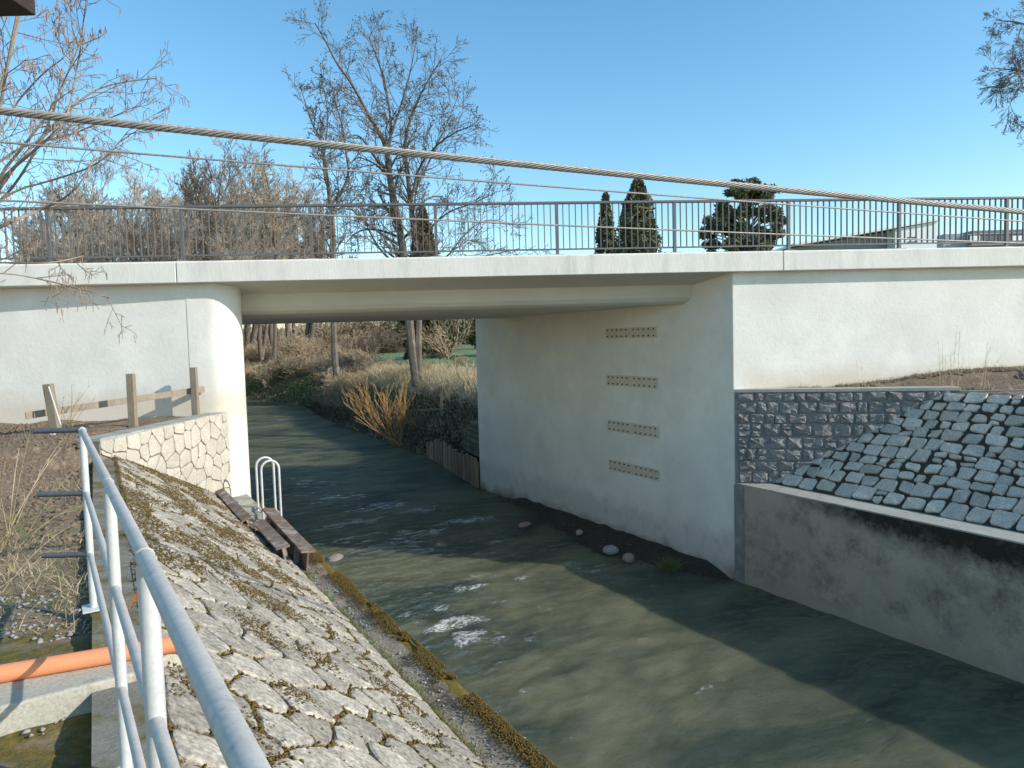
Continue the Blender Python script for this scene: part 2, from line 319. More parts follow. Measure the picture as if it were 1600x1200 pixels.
# ------------------------------------------------------------------ river
wx = graded([(-170, -40, 4), (-40, -14, .4), (-14, 9.5, .075)]); wy = graded([(-40, 3.6, .8), (3.6, 28, .075), (28, 90, .35)])
WX, WY = np.meshgrid(wx, wy, indexing='ij'); wt, ww = tw(WX, WY)
rapid = sstep(-7.5, -3.0, wt)*sstep(9.0, 3.5, wt)*(.35+.65*sstep(1.5, 4.5, ww))        # broken water below and in front of the bridge
calm = sstep(-4.0, -8.0, wt)
amp = .010+.060*rapid+.012*sstep(9, 14, wt)-.004*calm
warp = fbm(WX*.8, WY*.8, 71, 3)*1.2
h = fbm(wt*1.5+warp, ww*.75+warp, 31, 4)*.9+fbm(wt*4.5+warp*2, ww*2.6-warp, 41, 3)*.8
h2 = 1-np.abs(fbm(wt*2.2+warp*1.6, ww*1.1+warp*1.4, 51, 4))*3.2
WZ = amp*(h*1.6+.5*np.clip(h2, -1, 1)*rapid)
fm = np.zeros_like(WX)
for (px, py, r, s) in [(690, 985, .50, .9), (720, 1000, .35, .8), (660, 960, .30, .6), (610, 855, .6, .85), (640, 835, .6, .8), (720, 815, .6, .7), (600, 790, .7, .6), (560, 815, .6, .55), (670, 795, .6, .5), (520, 780, .6, .4), (760, 845, .4, .5), (930, 888, .30, .7), (880, 885, .3, .35), (770, 868, .25, .4), (545, 870, .35, .4), (800, 1000, .35, .3), (840, 960, .3, .25), (670, 855, .4, .4), (560, 840, .4, .3), (740, 905, .5, .25), (455, 655, 1.2, .35), (400, 668, 1.0, .3)]:
    q = atz(px, py, 0); dt = (q[0]-C[0])*u[0]+(q[1]-C[1])*u[1]; dw = (q[0]-C[0])*n[0]+(q[1]-C[1])*n[1]
    fm = np.maximum(fm, s*np.exp(-(((wt-dt)/(r*.8))**2+((ww-dw)/(r*1.5))**2)))
crest = sstep(.55, 1.0, h2)
WZ = WZ+fm*.06*(crest+.4*fbm(wt*9, ww*9, 61, 3))
foam = np.clip(fm*2.1*sstep(-.06, .2, fbm(wt*4.5+warp, ww*3.0+warp, 95, 4))+.7*rapid*sstep(-4.5, -2.5, wt)*sstep(2.5, 4, ww)*sstep(.22, .38, h), 0, 1)
def water_material():
    mm = bpy.data.materials.new('murky_river_water'); mm.use_nodes = True; t = mm.node_tree; N = t.nodes; L = t.links; p = N['Principled BSDF']
    p.inputs['Subsurface Weight'].default_value = .6; p.inputs['Subsurface Radius'].default_value = (1, 1, .8); p.inputs['Subsurface Scale'].default_value = .28; p.subsurface_method = 'BURLEY'; p.inputs['Roughness'].default_value = .06; p.inputs['IOR'].default_value = 1.333; p.inputs['Specular IOR Level'].default_value = .5
    tc = N.new('ShaderNodeTexCoord')
    def noise(s, d, sc=(1, 1, 1), rot=0):
        mp = N.new('ShaderNodeMapping'); mp.vector_type = 'TEXTURE'; mp.inputs['Scale'].default_value = sc; mp.inputs['Rotation'].default_value = (0, 0, -PH); L.new(tc.outputs['Object'], mp.inputs[0])
        q = N.new('ShaderNodeTexNoise'); q.inputs['Scale'].default_value = s; q.inputs['Detail'].default_value = d; q.inputs['Roughness'].default_value = .62; q.inputs['Distortion'].default_value = .7; L.new(mp.outputs[0], q.inputs['Vector']); return q.outputs['Fac']
    def mr(f, a, c, o0=0, o1=1):
        r = N.new('ShaderNodeMapRange'); r.inputs[1].default_value = a; r.inputs[2].default_value = c; r.inputs[3].default_value = o0; r.inputs[4].default_value = o1; L.new(f, r.inputs[0]); return r.outputs[0]
    def mix(f, a, c):
        x = N.new('ShaderNodeMix'); x.data_type = 'RGBA'; L.new(f, x.inputs[0])
        for k, v in ((6, a), (7, c)):
            if hasattr(v, 'node'): L.new(v, x.inputs[k])
            else: x.inputs[k].default_value = (*v, 1)
        return x.outputs[2]
    # light scattered back by the silt does not follow the ripples; only the mirror of the surface does
    N.remove(p); out = N['Material Output']
    silt = mix(mr(noise(.75, 5, (2.4, 1.3, 1)), .34, .68), (.045, .060, .043), (.185, .178, .102))
    at = N.new('ShaderNodeAttribute'); at.attribute_name = 'foam'
    ad = N.new('ShaderNodeMath'); ad.operation = 'MULTIPLY'; L.new(at.outputs['Fac'], ad.inputs[0]); L.new(mr(noise(22, 8, (1.8, .8, 1)), .40, .66, 0, 2.2), ad.inputs[1])
    ff = mr(ad.outputs[0], .30, 1.1, 0, .85)
    bp = N.new('ShaderNodeBump'); bp.inputs['Strength'].default_value = 1.0; bp.inputs['Distance'].default_value = .17; L.new(noise(3.4, 9, (1.8, .8, 1)), bp.inputs['Height'])
    flat = N.new('ShaderNodeCombineXYZ'); flat.inputs[2].default_value = 1
    body = N.new('ShaderNodeSubsurfaceScattering'); body.falloff = 'BURLEY'; body.inputs['Scale'].default_value = .32; body.inputs['Radius'].default_value = (1, 1, .8); L.new(silt, body.inputs['Color']); L.new(flat.outputs[0], body.inputs['Normal'])
    gl = N.new('ShaderNodeBsdfGlossy'); gl.inputs['Roughness'].default_value = .05; L.new(bp.outputs[0], gl.inputs['Normal'])
    fr = N.new('ShaderNodeFresnel'); fr.inputs['IOR'].default_value = 1.333; L.new(bp.outputs[0], fr.inputs['Normal'])
    ms = N.new('ShaderNodeMixShader'); L.new(fr.outputs[0], ms.inputs[0]); L.new(body.outputs[0], ms.inputs[1]); L.new(gl.outputs[0], ms.inputs[2])
    fd = N.new('ShaderNodeBsdfDiffuse'); fd.inputs[0].default_value = (.66, .68, .68, 1); L.new(bp.outputs[0], fd.inputs['Normal'])
    m2 = N.new('ShaderNodeMixShader'); L.new(ff, m2.inputs[0]); L.new(ms.outputs[0], m2.inputs[1]); L.new(fd.outputs[0], m2.inputs[2]); L.new(m2.outputs[0], out.inputs[0])
    return mm
tag(obj('river_water', mesh_np('river_water', np.stack([WX, WY, WZ], -1), grid_faces(len(wx), len(wy)), water_material(), True, dict(foam=foam.ravel()))), kind='structure')

# shoal of silt and stones along the foot of the abutment
tt = np.linspace(-.6, 10.6, 90); wws = np.linspace(-.02, 2.3, 30); TT, WW = np.meshgrid(tt, wws, indexing='ij')
prof = sstep(-.6, .9, TT)*sstep(10.6, 8.2, TT); wid = .30+1.15*np.exp(-((TT-3.6)/2.6)**2)
SZ = -.16+.36*prof*np.exp(-(WW/wid)**2*1.4)+fbm(TT*2.5, WW*2.5, 81, 4)*.12
q = C[None, None, :]+u*TT[..., None]+n*WW[..., None]
M['silt'] = mat('dark_silt', (.060, .045, .035), (.04, .03, .025), 5, .75, .8, 24, c3=(.13, .10, .085), mask=(.58, .7), mscale=12, bdist=.03)
tag(obj('shoal', mesh_np('shoal', np.concatenate([q, SZ[..., None]], -1), grid_faces(90, 30), M['silt'], True)), kind='structure')

# ------------------------------------------------------------------ bridge
bridge = thing('bridge', 'white painted concrete road bridge spanning the river between its abutments', 'bridge', (C[0], C[1], 0))
WB = 10.9; AE = P2(11.5, 0)
mb = MB(); sec = [(.05, 6.30), (1.22, 6.115), (1.25, 5.98), (1.28, 5.86), (1.36, 5.775), (1.50, 5.725), (WB-1.5, 5.725), (WB-1.3, 5.8), (WB-1.25, 6.115), (WB-.05, 6.30), (WB-.05, 6.60), (.05, 6.60)]
sc3 = [np.array([m[0]*q, m[1]*q, z]) for q, z in sec]
pA = FA-b*45; pB = FA+b*75
mb.sweep(sc3, (pA[0], pA[1], 0), (pB[0], pB[1], 0)); part('deck_slab', mb, M['soffit'], bridge)
def fasc(a0, a1, q0, q1):
    k = MB(); s = [np.array([m[0]*q, m[1]*q, z]) for q, z in ((q0, 6.275), (q1, 6.275), (q1, 6.672), (q0+.02, 6.668), (q0, 6.645))]
    if q0 > 1: s = [np.array([m[0]*q, m[1]*q, z]) for q, z in ((q0, 6.275), (q1, 6.275), (q1, 6.645), (q1-.02, 6.668), (q0, 6.672))]
    A = FA+b*a0; B_ = FA+b*a1; return k.sweep(s, (A[0], A[1], 0), (B_[0], B_[1], 0))
for a0, a1 in ((-45, 2.309), (2.324, 13.915), (13.93, 75)):
    part('fascia', fasc(a0, a1, 0, .62), M['fascia'], bridge, bevel=.012)
part('far_fascia', fasc(-45, 75, WB-.62, WB), M['fascia'], bridge)
# right abutment with its wing wall (one cast piece)
mb = MB(); far = FA+b*75
wing_r = [C, C+b*60, C+b*60+m*(WB-.45), C+u*11.9]
ang = math.atan2(u[1], u[0])
mb.prism([tuple(C), tuple(C+b*60), tuple(C+b*60+m*(WB-.5)), tuple(P2(11.5, 0))], -1.5, 6.42); part('abutment', mb, M['paint'], bridge, bevel=.012)
# left pier: flat wing wall, rounded nose, face towards the river
nose0 = FA+m*.24; wl = lambda a: nose0+b*a
fi = P2(0, 8.62)
det = np.array([[b[0], -u[0]], [b[1], -u[1]]]); sol = np.linalg.solve(det, fi-nose0); X0 = nose0+b*sol[0]
Rn = .50; turn = math.acos(float(np.clip(-(b@(-u))*-1, -1, 1))); turn = math.acos(float(b@u)); tl = Rn*math.tan(turn/2)
s0 = X0-b*tl; cen = s0+m*Rn; arc = []
for i in range(15):
    a = -math.pi/2+TH+turn*i/14; arc.append(cen+Rn*np.array([math.cos(a), math.sin(a)]))
mb = MB(); mb.prism([tuple(nose0-b*.35+b*(sol[0]-tl))]+[tuple(q) for q in arc]+[tuple(P2(11.5, 8.62)), tuple(P2(11.5, 8.62)-b*2.5), tuple(nose0+b*(sol[0]-tl-.35)+m*3)], -1.5, 6.42)
part('pier', mb, M['paint'], bridge, smooth=True)
NOSE_A = sol[0]-tl-.35
mb = MB(); e = nose0+b*(NOSE_A+.001)+m*.008; e2 = e-b*32+m*1.2
mb.prism([tuple(e2), tuple(e), tuple(e+m*1.5), tuple(e2+m*1.5)], -1, 6.42); part('wing_wall', mb, M['paint'], bridge)
# bearing plates bolted to the abutment face
def pl(px, py): q = atpl(px, py, C, n); return np.array(q)
for quad in (((947, 512), (1027, 512), (1027, 528), (947, 528)), ((948.5, 584.5), (1028.5, 591), (1028.5, 608), (948.5, 601)), ((950, 655), (1030, 668), (1031, 685), (950.5, 672)), ((952, 716.5), (1031, 735), (1031.5, 752), (952.5, 733))):
    A, B_, C_, D = [pl(*k) for k in quad]; zc = (A[2]+B_[2]+C_[2]+D[2])/4; zh = ((A[2]-D[2])+(B_[2]-C_[2]))/4
    t0 = (A[:2]-C)@u; t1 = (B_[:2]-C)@u; tm = (t0+t1)/2; tl_ = abs(t0-t1)/2
    k = MB().box(P3(tm, .012, zc), np.append(u*tl_, 0), np.append(n*.012, 0), (0, 0, zh)); pt = part('bolt_plate', k, M['plate'], bridge, bevel=.004)
    bm0 = None
    for row in (-1, 1):
        for i in range(10):
            fr = -1+.10+(i+(.55 if i > 4 else 0))*1.8/9.55
            pos = P3(tm+fr*tl_, .024, zc+row*zh*.62)
            if bm0 is None:
                k = MB(); 
                k.tube([pos+np.append(-n*.003, 0), pos+np.append(n*.020, 0), pos+np.append(n*.026, 0)], [.017, .017, .011], 8); first = pos; bm0 = k.mesh('bolt', M['bolt'], True, tuple(bridge.location)); o = obj('bolt', bm0, pt)
            else:
                o = obj('bolt', bm0, pt, tuple(pos-first))
# road surface and far kerb
mb = MB(); mb.sweep([np.array([m[0]*q, m[1]*q, z]) for q, z in ((.62, 6.604), (WB-.62, 6.604), (WB-.62, 6.612), (.62, 6.612))], (pA[0], pA[1], 0), (pB[0], pB[1], 0))
tag(obj('road', mb.mesh('road', M['asphalt'])), kind='structure')

# railings
def railing(label, q, i0, i1, near=True):
    o0 = F0+b*2.3625*i0 if near else FA+m*q+b*2.3625*i0
    r = thing('bridge_railing', label, 'railing', (o0[0], o0[1], 6.67))
    def at(s, z, off=0): p = o0+b*s+m*off; return np.array([p[0], p[1], z])
    L = 2.3625*(i1-i0); k = MB().box(at(L/2, 7.70), np.append(b*(L/2+.1), 0), np.append(m*.04, 0), (0, 0, .024)); part('top_rail', k, M['rail_steel'], r, bevel=.008)
    k = MB().box(at(L/2, 6.80), np.append(b*(L/2), 0), np.append(m*.02, 0), (0, 0, .014)); part('bottom_rail', k, M['rail_steel'], r)
    pm = MB().box(at(0, 7.18), np.append(b*.028, 0), np.append(m*.035, 0), (0, 0, .498)).mesh('post', M['rail_steel'], org=tuple(r.location))
    bm_ = MB().box(at(0, 6.688), np.append(b*.11, 0), np.append(m*.09, 0), (0, 0, .012)).box(at(0, 6.678), np.append(b*.16, 0), np.append(m*.13, 0), (0, 0, .006)).mesh('base_plate', M['pale_concrete'], org=tuple(r.location))
    sm = MB().box(at(0, 7.245), np.append(b*.0065, 0), np.append(m*.020, 0), (0, 0, .431)).mesh('baluster', M['rail_steel'], org=tuple(r.location))
    for i in range(i1-i0+1):
        d = b*2.3625*i
        obj('post', pm, r, (d[0], d[1], 0)); obj('base_plate', bm_, r, (d[0], d[1], 0))
        if i < i1-i0:
            for j in range(1, 19): e_ = b*(2.3625*(i+j/19)); obj('baluster', sm, r, (e_[0], e_[1], 0))
    return r
railing('dark grey steel railing with vertical bars along the near edge of the bridge', 0, -2, 11)
railing('second steel railing along the far side of the bridge, only its top showing', WB-.3, -1, 10, False)

# ------------------------------------------------------------------ stonework
def clip(poly, p, nn):
    out = []
    for i in range(len(poly)):
        a = poly[i]; c = poly[(i+1) % len(poly)]; da = (a[0]-p[0])*nn[0]+(a[1]-p[1])*nn[1]; dc = (c[0]-p[0])*nn[0]+(c[1]-p[1])*nn[1]
        if da <= 0: out.append(a)
        if da*dc < 0: k = da/(da-dc); out.append((a[0]+(c[0]-a[0])*k, a[1]+(c[1]-a[1])*k))
    return out
def voronoi(x0, x1, y0, y1, sx, sy, jit, cuts, r):
    nx = max(1, round((x1-x0)/sx)); ny = max(1, round((y1-y0)/sy)); sx = (x1-x0)/nx; sy = (y1-y0)/ny; sites = []
    for j in range(ny):
        for i in range(nx+1):
            sites.append((x0+(i+(.5 if j % 2 else 0)+r.uniform(-jit, jit))*sx, y0+(j+.5+r.uniform(-jit, jit)*.7)*sy))
    polys = []
    for a in sites:
        p = [(x0, y0), (x1, y0), (x1, y1), (x0, y1)]
        for c in sites:
            if c is a or abs(c[0]-a[0]) > 3*sx or abs(c[1]-a[1]) > 3*sy: continue
            p = clip(p, ((a[0]+c[0])/2, (a[1]+c[1])/2), (c[0]-a[0], c[1]-a[1]))
            if len(p) < 3: break
        for (q, nn) in cuts:
            if len(p) >= 3: p = clip(p, q, nn)
        if len(p) >= 3: polys.append(p)
    return polys
def area(p): return abs(sum(p[i][0]*p[(i+1) % len(p)][1]-p[(i+1) % len(p)][0]*p[i][1] for i in range(len(p))))/2
def rows(x0, x1, y0, y1, hs, wsz, jit, cuts, r):
    out = []; y = y1
    rowid = 0
    while y > y0+.06:
        hh = r.uniform(*hs); yb = max(y-hh, y0); x = x0
        if yb-y0 < .08: yb = y0
        while x < x1-.05:
            ww = r.uniform(*wsz); xe = min(x+ww, x1)
            if x1-xe < .1: xe = x1
            if hh > .24 and ww < .27 and r.random() < .5:
                ym = (y+yb)/2+r.uniform(-.03, .03); cells = [(x, xe, ym, y), (x, xe, yb, ym)]
            else: cells = [(x, xe, yb, y)]
            for (a, c, d, e) in cells:
                J = lambda: r.uniform(-jit, jit)
                p = [(a+J(), d+J()), (c+J(), d+J()), (c+J(), e+J()), (a+J(), e+J())]
                for (q, nn) in cuts:
                    if len(p) >= 3: p = clip(p, q, nn)
                if len(p) >= 3 and area(p) > .006: out.append(p)
            x = xe
        y = yb
    return out
def stone_obj(p, joint, thick, org, ax, ay, az, mt, root, r, bulge=.02, rough=.012, sub=1, tilt=.012, inner=.72, edge=.6):
    """one stone: outline p in the plane (ax, ay) through org, standing proud along az"""
    cx = sum(q[0] for q in p)/len(p); cy = sum(q[1] for q in p)/len(p)
    rad = math.sqrt(area(p)/math.pi); k = max(.55, 1-joint/2/rad)
    o = [((q[0]-cx)*k, (q[1]-cy)*k) for q in p]
    # drop near-duplicate corners, clip sharp corners a little
    o = [q for i, q in enumerate(o) if math.hypot(q[0]-o[i-1][0], q[1]-o[i-1][1]) > .02]
    if len(o) < 3: return None
    o2 = []
    for i in range(len(o)):
        a = o[i]; c = o[(i+1) % len(o)]; L = math.hypot(c[0]-a[0], c[1]-a[1])
        f = min(.16, .018/max(L, .01)+.04)
        o2.append((a[0]+(c[0]-a[0])*f, a[1]+(c[1]-a[1])*f))
        if sub and L > .12: o2.append((a[0]+(c[0]-a[0])*.5+r.uniform(-.012, .012), a[1]+(c[1]-a[1])*.5+r.uniform(-.012, .012)))
        o2.append((c[0]-(c[0]-a[0])*f, c[1]-(c[1]-a[1])*f))
    o = [q for i, q in enumerate(o2) if math.hypot(q[0]-o2[i-1][0], q[1]-o2[i-1][1]) > .012]
    N_ = len(o)
    if N_ < 3: return None
    tx, ty = r.uniform(-tilt, tilt)/.2, r.uniform(-tilt, tilt)/.2; V = []; hz = lambda x, y: tx*x+ty*y
    for q in o: V.append((q[0], q[1], -.05))
    for q in o: V.append((q[0]*.985, q[1]*.985, thick*edge+hz(*q)+r.uniform(-rough, rough)*.4))
    for q in o: s_ = inner+r.uniform(-.06, .06); V.append((q[0]*s_+r.uniform(-.006, .006), q[1]*s_+r.uniform(-.006, .006), thick+bulge*.5+hz(q[0]*s_, q[1]*s_)+r.uniform(-rough, rough)))
    V.append((r.uniform(-.02, .02), r.uniform(-.02, .02), thick+bulge+r.uniform(-rough, rough)))
    F = []
    for i in range(N_):
        j = (i+1) % N_; F += [(i, j, N_+j, N_+i), (N_+i, N_+j, 2*N_+j, 2*N_+i), (2*N_+i, 2*N_+j, 3*N_)]
    me = bpy.data.meshes.new('stone'); me.from_pydata(V, [], F); me.materials.append(mt); me.update()
    ob = bpy.data.objects.new('stone', me); COL.objects.link(ob); ob.parent = root
    w_ = np.asarray(org)+np.asarray(ax)*cx+np.asarray(ay)*cy-np.array(root.location)
    ob.matrix_basis = Matrix(((ax[0], ay[0], az[0], w_[0]), (ax[1], ay[1], az[1], w_[1]), (ax[2], ay[2], az[2], w_[2]), (0, 0, 0, 1)))
    return ob
A3 = lambda v, z=0.: np.array([v[0], v[1], z])

# left paved bank
ls_w = WTOP-WTOE; ls_h = ZT-ZK; LS = math.hypot(ls_w, ls_h)
ax = A3(u); ay = (A3(n)*ls_w+np.array([0, 0, ls_h]))/LS; az = np.cross(ax, ay); 
if az[2] < 0: az = -az
o_l = P3(0, WTOE, ZK+.02)
sa_t, sa_w = (SA-C)@u, (SA-C)@n; sb_t, sb_w = (SB-C)@u, (SB-C)@n
s_of = lambda w: (w-WTOE)*LS/ls_w
qa = (sa_t, s_of(sa_w)); qb = (sb_t, s_of(sb_w)); dv = (qb[0]-qa[0], qb[1]-qa[1]); nn = (-dv[1], dv[0])
if nn[0] < 0: nn = (-nn[0], -nn[1])
bank = thing('stone_embankment', 'sunlit mossy sloping bank of rough flat stones between handrail and kerb', 'embankment', tuple(P3(-5, 9.0, 2.0)))
r = random.Random(5); T0, T1 = -8.6, 3.6
polys_l = voronoi(T0, T1, 0, LS, .42, .262, .36, [(qa, nn)], r)
# leaning joints: shear the pattern so its courses run askew, as laid
for p in polys_l:
    if area(p) < .012: continue
    stone_obj(p, .030, .040, o_l, ax, ay, az, M['bankstone'], bank, r, bulge=.004, rough=.004, tilt=.007, inner=.88, edge=.8)
print('left bank stones', len(polys_l))
mb = MB(); cs = [A3(n)*(-.02)+np.array([0, 0, -.05]), A3(n)*(ls_w+.02)+np.array([0, 0, ls_h-.0]), A3(n)*(ls_w+.02)+np.array([0, 0, ls_h-.3]), A3(n)*(-.02)+np.array([0, 0, -.4])]
mb.sweep(cs, P3(T0, WTOE, ZK+.035), P3(sb_t+.2, WTOE, ZK+.035)); part('joint_bed', mb, M['joint'], bank)

# kerb along the left bank
def kerb():
    ts = np.arange(-14, 4.3, .09); prof = [(WEDGE, -1.2), (WEDGE, 1.93), (WEDGE+.015, 1.968), (WEDGE+.04, 1.978), (WEDGE+.09, 1.98), (WEDGE+.15, 1.976), (WEDGE+.19, 1.966), (WEDGE+.26, 1.955), (WEDGE+.34, 1.955), (WEDGE+.42, 1.96), (WEDGE+.50, 1.965), (WTOE+.05, 1.97), (WTOE+.12, 1.9)]
    V = np.zeros((len(ts), len(prof), 3)); at = np.zeros((len(ts), len(prof)))
    for j, (w, z) in enumerate(prof):
        ww = w+(fbm(ts*1.7, np.full_like(ts, j*.4), 91, 3)*.05 if 2 < j < 10 else fbm(ts*3, np.full_like(ts, .3), 92, 3)*.02*(j < 3)*(j > 0))
        zz = z+(fbm(ts*4, np.full_like(ts, j*.6), 93, 3)*.04 if j > 1 else 0)
        q = C[None]+u*ts[:, None]+n*np.asarray(ww).reshape(-1, 1)*np.ones((len(ts), 1)); V[:, j, :2] = q; V[:, j, 2] = zz
        at[:, j] = (.80 if 1 <= j <= 4 else .4 if j == 5 else .15 if j < 9 else .45)
    mm = mat('mossy_kerb_concrete', (.36, .30, .225), (.22, .175, .125), 6, .95, .8, 45, c3=(.42, .39, .33), mask=(.58, .72), mscale=7, bdist=.015, fine=.2)
    N, L, bb, mix, noise, ramp, vec, tc, col = MX['mossy_kerb_concrete']
    a = N.new('ShaderNodeAttribute'); a.attribute_name = 'moss'; ad = N.new('ShaderNodeMath'); ad.operation = 'ADD'; L.new(a.outputs['Fac'], ad.inputs[0]); L.new(noise(5, 7, .7), ad.inputs[1])
    c = mix(ramp(noise(2.5, 6, .7), .52, .62), col, (.095, .072, .05)); c = mix(ramp(ad.outputs[0], 1.0, 1.15), c, mix(ramp(noise(26), .4, .6), (.24, .155, .022), (.13, .095, .025))); L.new(c, bb.inputs['Base Color'])
    return tag(obj('kerb', mesh_np('kerb', V, grid_faces(len(ts), len(prof)), mm, True, dict(moss=at.ravel()))), kind='structure')
kerb()

# left stone wall
D2 = SB-SA; LW = float(np.linalg.norm(D2)); D2 = D2/LW; NW = np.array([D2[1], -D2[0]])          # facing the river
lwall = thing('stone_wall', 'sunlit cream wall of irregular flat stones at the foot of the rounded pier', 'wall', tuple(A3(SA, 3.4)))
slz = lambda L: ZK+((SA+D2*L-C)@n-WTOE)*ls_h/ls_w
cuts = [((0, slz(0)), (slz(1)-slz(0), -1)), ((0, 3.80), (-.012, 1))]
r = random.Random(9)
for p in voronoi(0, LW+.1, 1.9, 3.86, .34, .25, .48, cuts, r):
    if area(p) > .008: stone_obj(p, .016, .02, A3(SA), A3(D2), (0, 0, 1), A3(NW), M['creamstone'], lwall, r, bulge=.003, rough=.003, tilt=.006, inner=.9, edge=.75)
mb = MB(); mb.prism([tuple(SA-NW*.004), tuple(SB-NW*.004+D2*.1), tuple(SB-NW*.35+D2*.1), tuple(SA-NW*.35)], 1.2, 3.80); part('backing', mb, M['mortar'], lwall)
mb = MB(); nb = 12
for i in range(nb):
    a = SA+D2*(LW+.1)*i/nb; c = SA+D2*(LW+.1)*(i+1-.02)/nb; z0 = 3.80+r.uniform(0, .012)
    mb.prism([tuple(a+NW*.015), tuple(c+NW*.015), tuple(c-NW*.34), tuple(a-NW*.34)], z0-.03, z0+.03)
part('mortar_cap', mb, M['pale_concrete'], lwall)
# stepped ledge between wall, pier and kerb
mb = MB(); 
for i, (t0, t1, w0, w1, z) in enumerate(((2.95, 4.3, 8.62, 9.3, 2.03), (3.3, 4.3, 8.68, 9.4, 2.11), (3.65, 4.3, 8.75, 9.5, 2.19))):
    mb.prism([tuple(P2(t0, w0)), tuple(P2(t0+.08, w1)), tuple(P2(t1, w1)), tuple(P2(t1, w0))], 1.7, z)
tag(obj('stone_step', mb.mesh('stone_step', M['pale_concrete'])), 'low worn stone steps in front of the rounded pier beside the ladder', 'step')
# concrete strip along the top of the paved bank
mb = MB(); rr = random.Random(3)
for i in range(24):
    t0 = -10+i*.52; mb.prism([tuple(P2(t0, WTOP-.01)), tuple(P2(t0+.505, WTOP-.01)), tuple(P2(t0+.505, WTOP+.26)), tuple(P2(t0, WTOP+.26))], 3.2, 3.535+rr.uniform(-.006, .006))
M['mossconc'] = mat('mossy_concrete', (.27, .25, .20), (.20, .18, .14), 5, .95, .7, 40, c3=(.155, .12, .04), mask=(.48, .62), mscale=3.5)
tag(obj('edge_strip', mb.mesh('edge_strip', M['mossconc'])), kind='structure')

# right stone wall
rwall = thing('stone_wall', 'shaded grey wall of rough squared stones under the right wing wall', 'wall', tuple(A3(C+WD*1.5, 2.0)))
z_slope = lambda L: 2.03+RSL*(.726*L-.55)
cuts = [((0, z_slope(0)-.06), (RSL*.726, -1))]
r = random.Random(21); LR = 4.15
for p in rows(.06, LR, 2.02, 3.86, (.17, .27), (.18, .42), .014, cuts, r):
    stone_obj(p, .022, .03, A3(C+WN*.02), A3(WD), (0, 0, 1), A3(WN), M['roughstone'], rwall, r, bulge=.018, rough=.022, tilt=.02, inner=.78)
mb = MB(); mb.prism([tuple(C+WN*.018+WD*.02), tuple(C+WD*8+WN*.018), tuple(C+WD*8-WN*.3), tuple(C-WN*.3+WD*.3)], 1.3, 3.86); part('backing', mb, M['grey_mortar'], rwall)
mb = MB(); mb.prism([tuple(C+WN*.06+WD*.01), tuple(C+WD*4.1+WN*.06), tuple(C+WD*4.1-WN*.34), tuple(C-WN*.2+WD*.2)], 3.864, 3.93); part('cap', mb, M['pale_concrete'], rwall, bevel=.008)

# right paved slope
w0 = .52; rs_len = math.hypot(2.28, 2.28*RSL); rp = -n
axr = A3(-u); ayr = (A3(rp)*2.28+np.array([0, 0, 2.28*RSL]))/rs_len; azr = np.cross(axr, ayr)
if azr[2] < 0: azr = -azr
o_r = P3(0, -w0, 2.03)
rslope = thing('stone_embankment', 'shaded grey cobbled slope rising beside the stained concrete wall', 'embankment', tuple(P3(-3, -1, 2)))
kk = 2.28/rs_len; r = random.Random(33)
# region: t < .946 w  ->  a = -t > .946*(w0 + s*kk)
cuts = [((.946*w0, 0), (-1, .946*kk))]
pr_ = rows(.3, 7.6, 0, rs_len, (.22, .30), (.22, .42), .045, cuts, r)
print('right slope stones', len(pr_))
for p in pr_:
    if area(p) > .012: stone_obj(p, .050, .034, o_r, axr, ayr, azr, M['greystone'], rslope, r, bulge=.003, rough=.004, tilt=.005, inner=.92, edge=.85)
mb = MB(); s_ = [np.array([0, 0, -.02])+A3(rp)*-.02, A3(rp)*2.55+np.array([0, 0, 2.55*RSL]), A3(rp)*2.55+np.array([0, 0, 2.55*RSL-.3]), A3(rp)*-.02+np.array([0, 0, -.4])]
qd = lambda t, w, z: P3(t, w, z)
V = [qd(-.946*w0, -w0, 2.03), qd(-8.5, -w0, 2.03), qd(-8.5, -w0-2.28, 2.03+2.28*RSL), qd(-.946*(w0+2.28), -w0-2.28, 2.03+2.28*RSL)]
V2 = [q-np.array([0, 0, .3]) for q in V]; mb.add(V+V2, [(0, 1, 2, 3), (7, 6, 5, 4), (0, 4, 5, 1), (1, 5, 6, 2), (2, 6, 7, 3), (3, 7, 4, 0)]); part('joint_bed', mb, M['dark_joint'], rslope)

# right concrete channel wall
rw = thing('retaining_wall', 'stained grey concrete channel wall along the right bank with black streaks', 'wall', tuple(P3(-4, 0, 0)))
ts = np.arange(-18, .001, .12); ts[-1] = -.02; zs = np.linspace(-1.2, 2.0, 24); TS, ZS = np.meshgrid(ts, zs, indexing='ij')
off = fbm(TS*.8, ZS*.8, 55, 3)*.012
q = C[None, None]+u*TS[..., None]+n*(off+.004)[..., None]; V = np.concatenate([q, ZS[..., None]], -1)
stain = .55*sstep(.9, 2.0, ZS)*sstep(-.8, -3.4, TS)+.28*sstep(1.55, 2.0, ZS)*sstep(-.3, -1.5, TS)+.14*sstep(-3, -5.5, TS)*sstep(.3, 1.6, ZS)
tide = sstep(.75, .05, ZS)*.75
me = mesh_np('wall_face', V-np.array(rw.location), grid_faces(len(ts), len(zs)), M['stained'], True, dict(stain=stain.ravel(), tide=tide.ravel()))
obj('wall_face', me, rw)
mb = MB(); mb.sweep([A3(n)*.006+np.array([0, 0, 1.998]), A3(n)*.004+np.array([0, 0, 2.022]), A3(-n)*.55+np.array([0, 0, 2.026]), A3(-n)*.55+np.array([0, 0, 1.9]), A3(-n)*.10+np.array([0, 0, 1.9]), A3(-n)*.02+np.array([0, 0, 1.998])], P3(-18, 0, 0), P3(-.03, 0, 0))
part('coping', mb, M['pale_concrete'], rw)
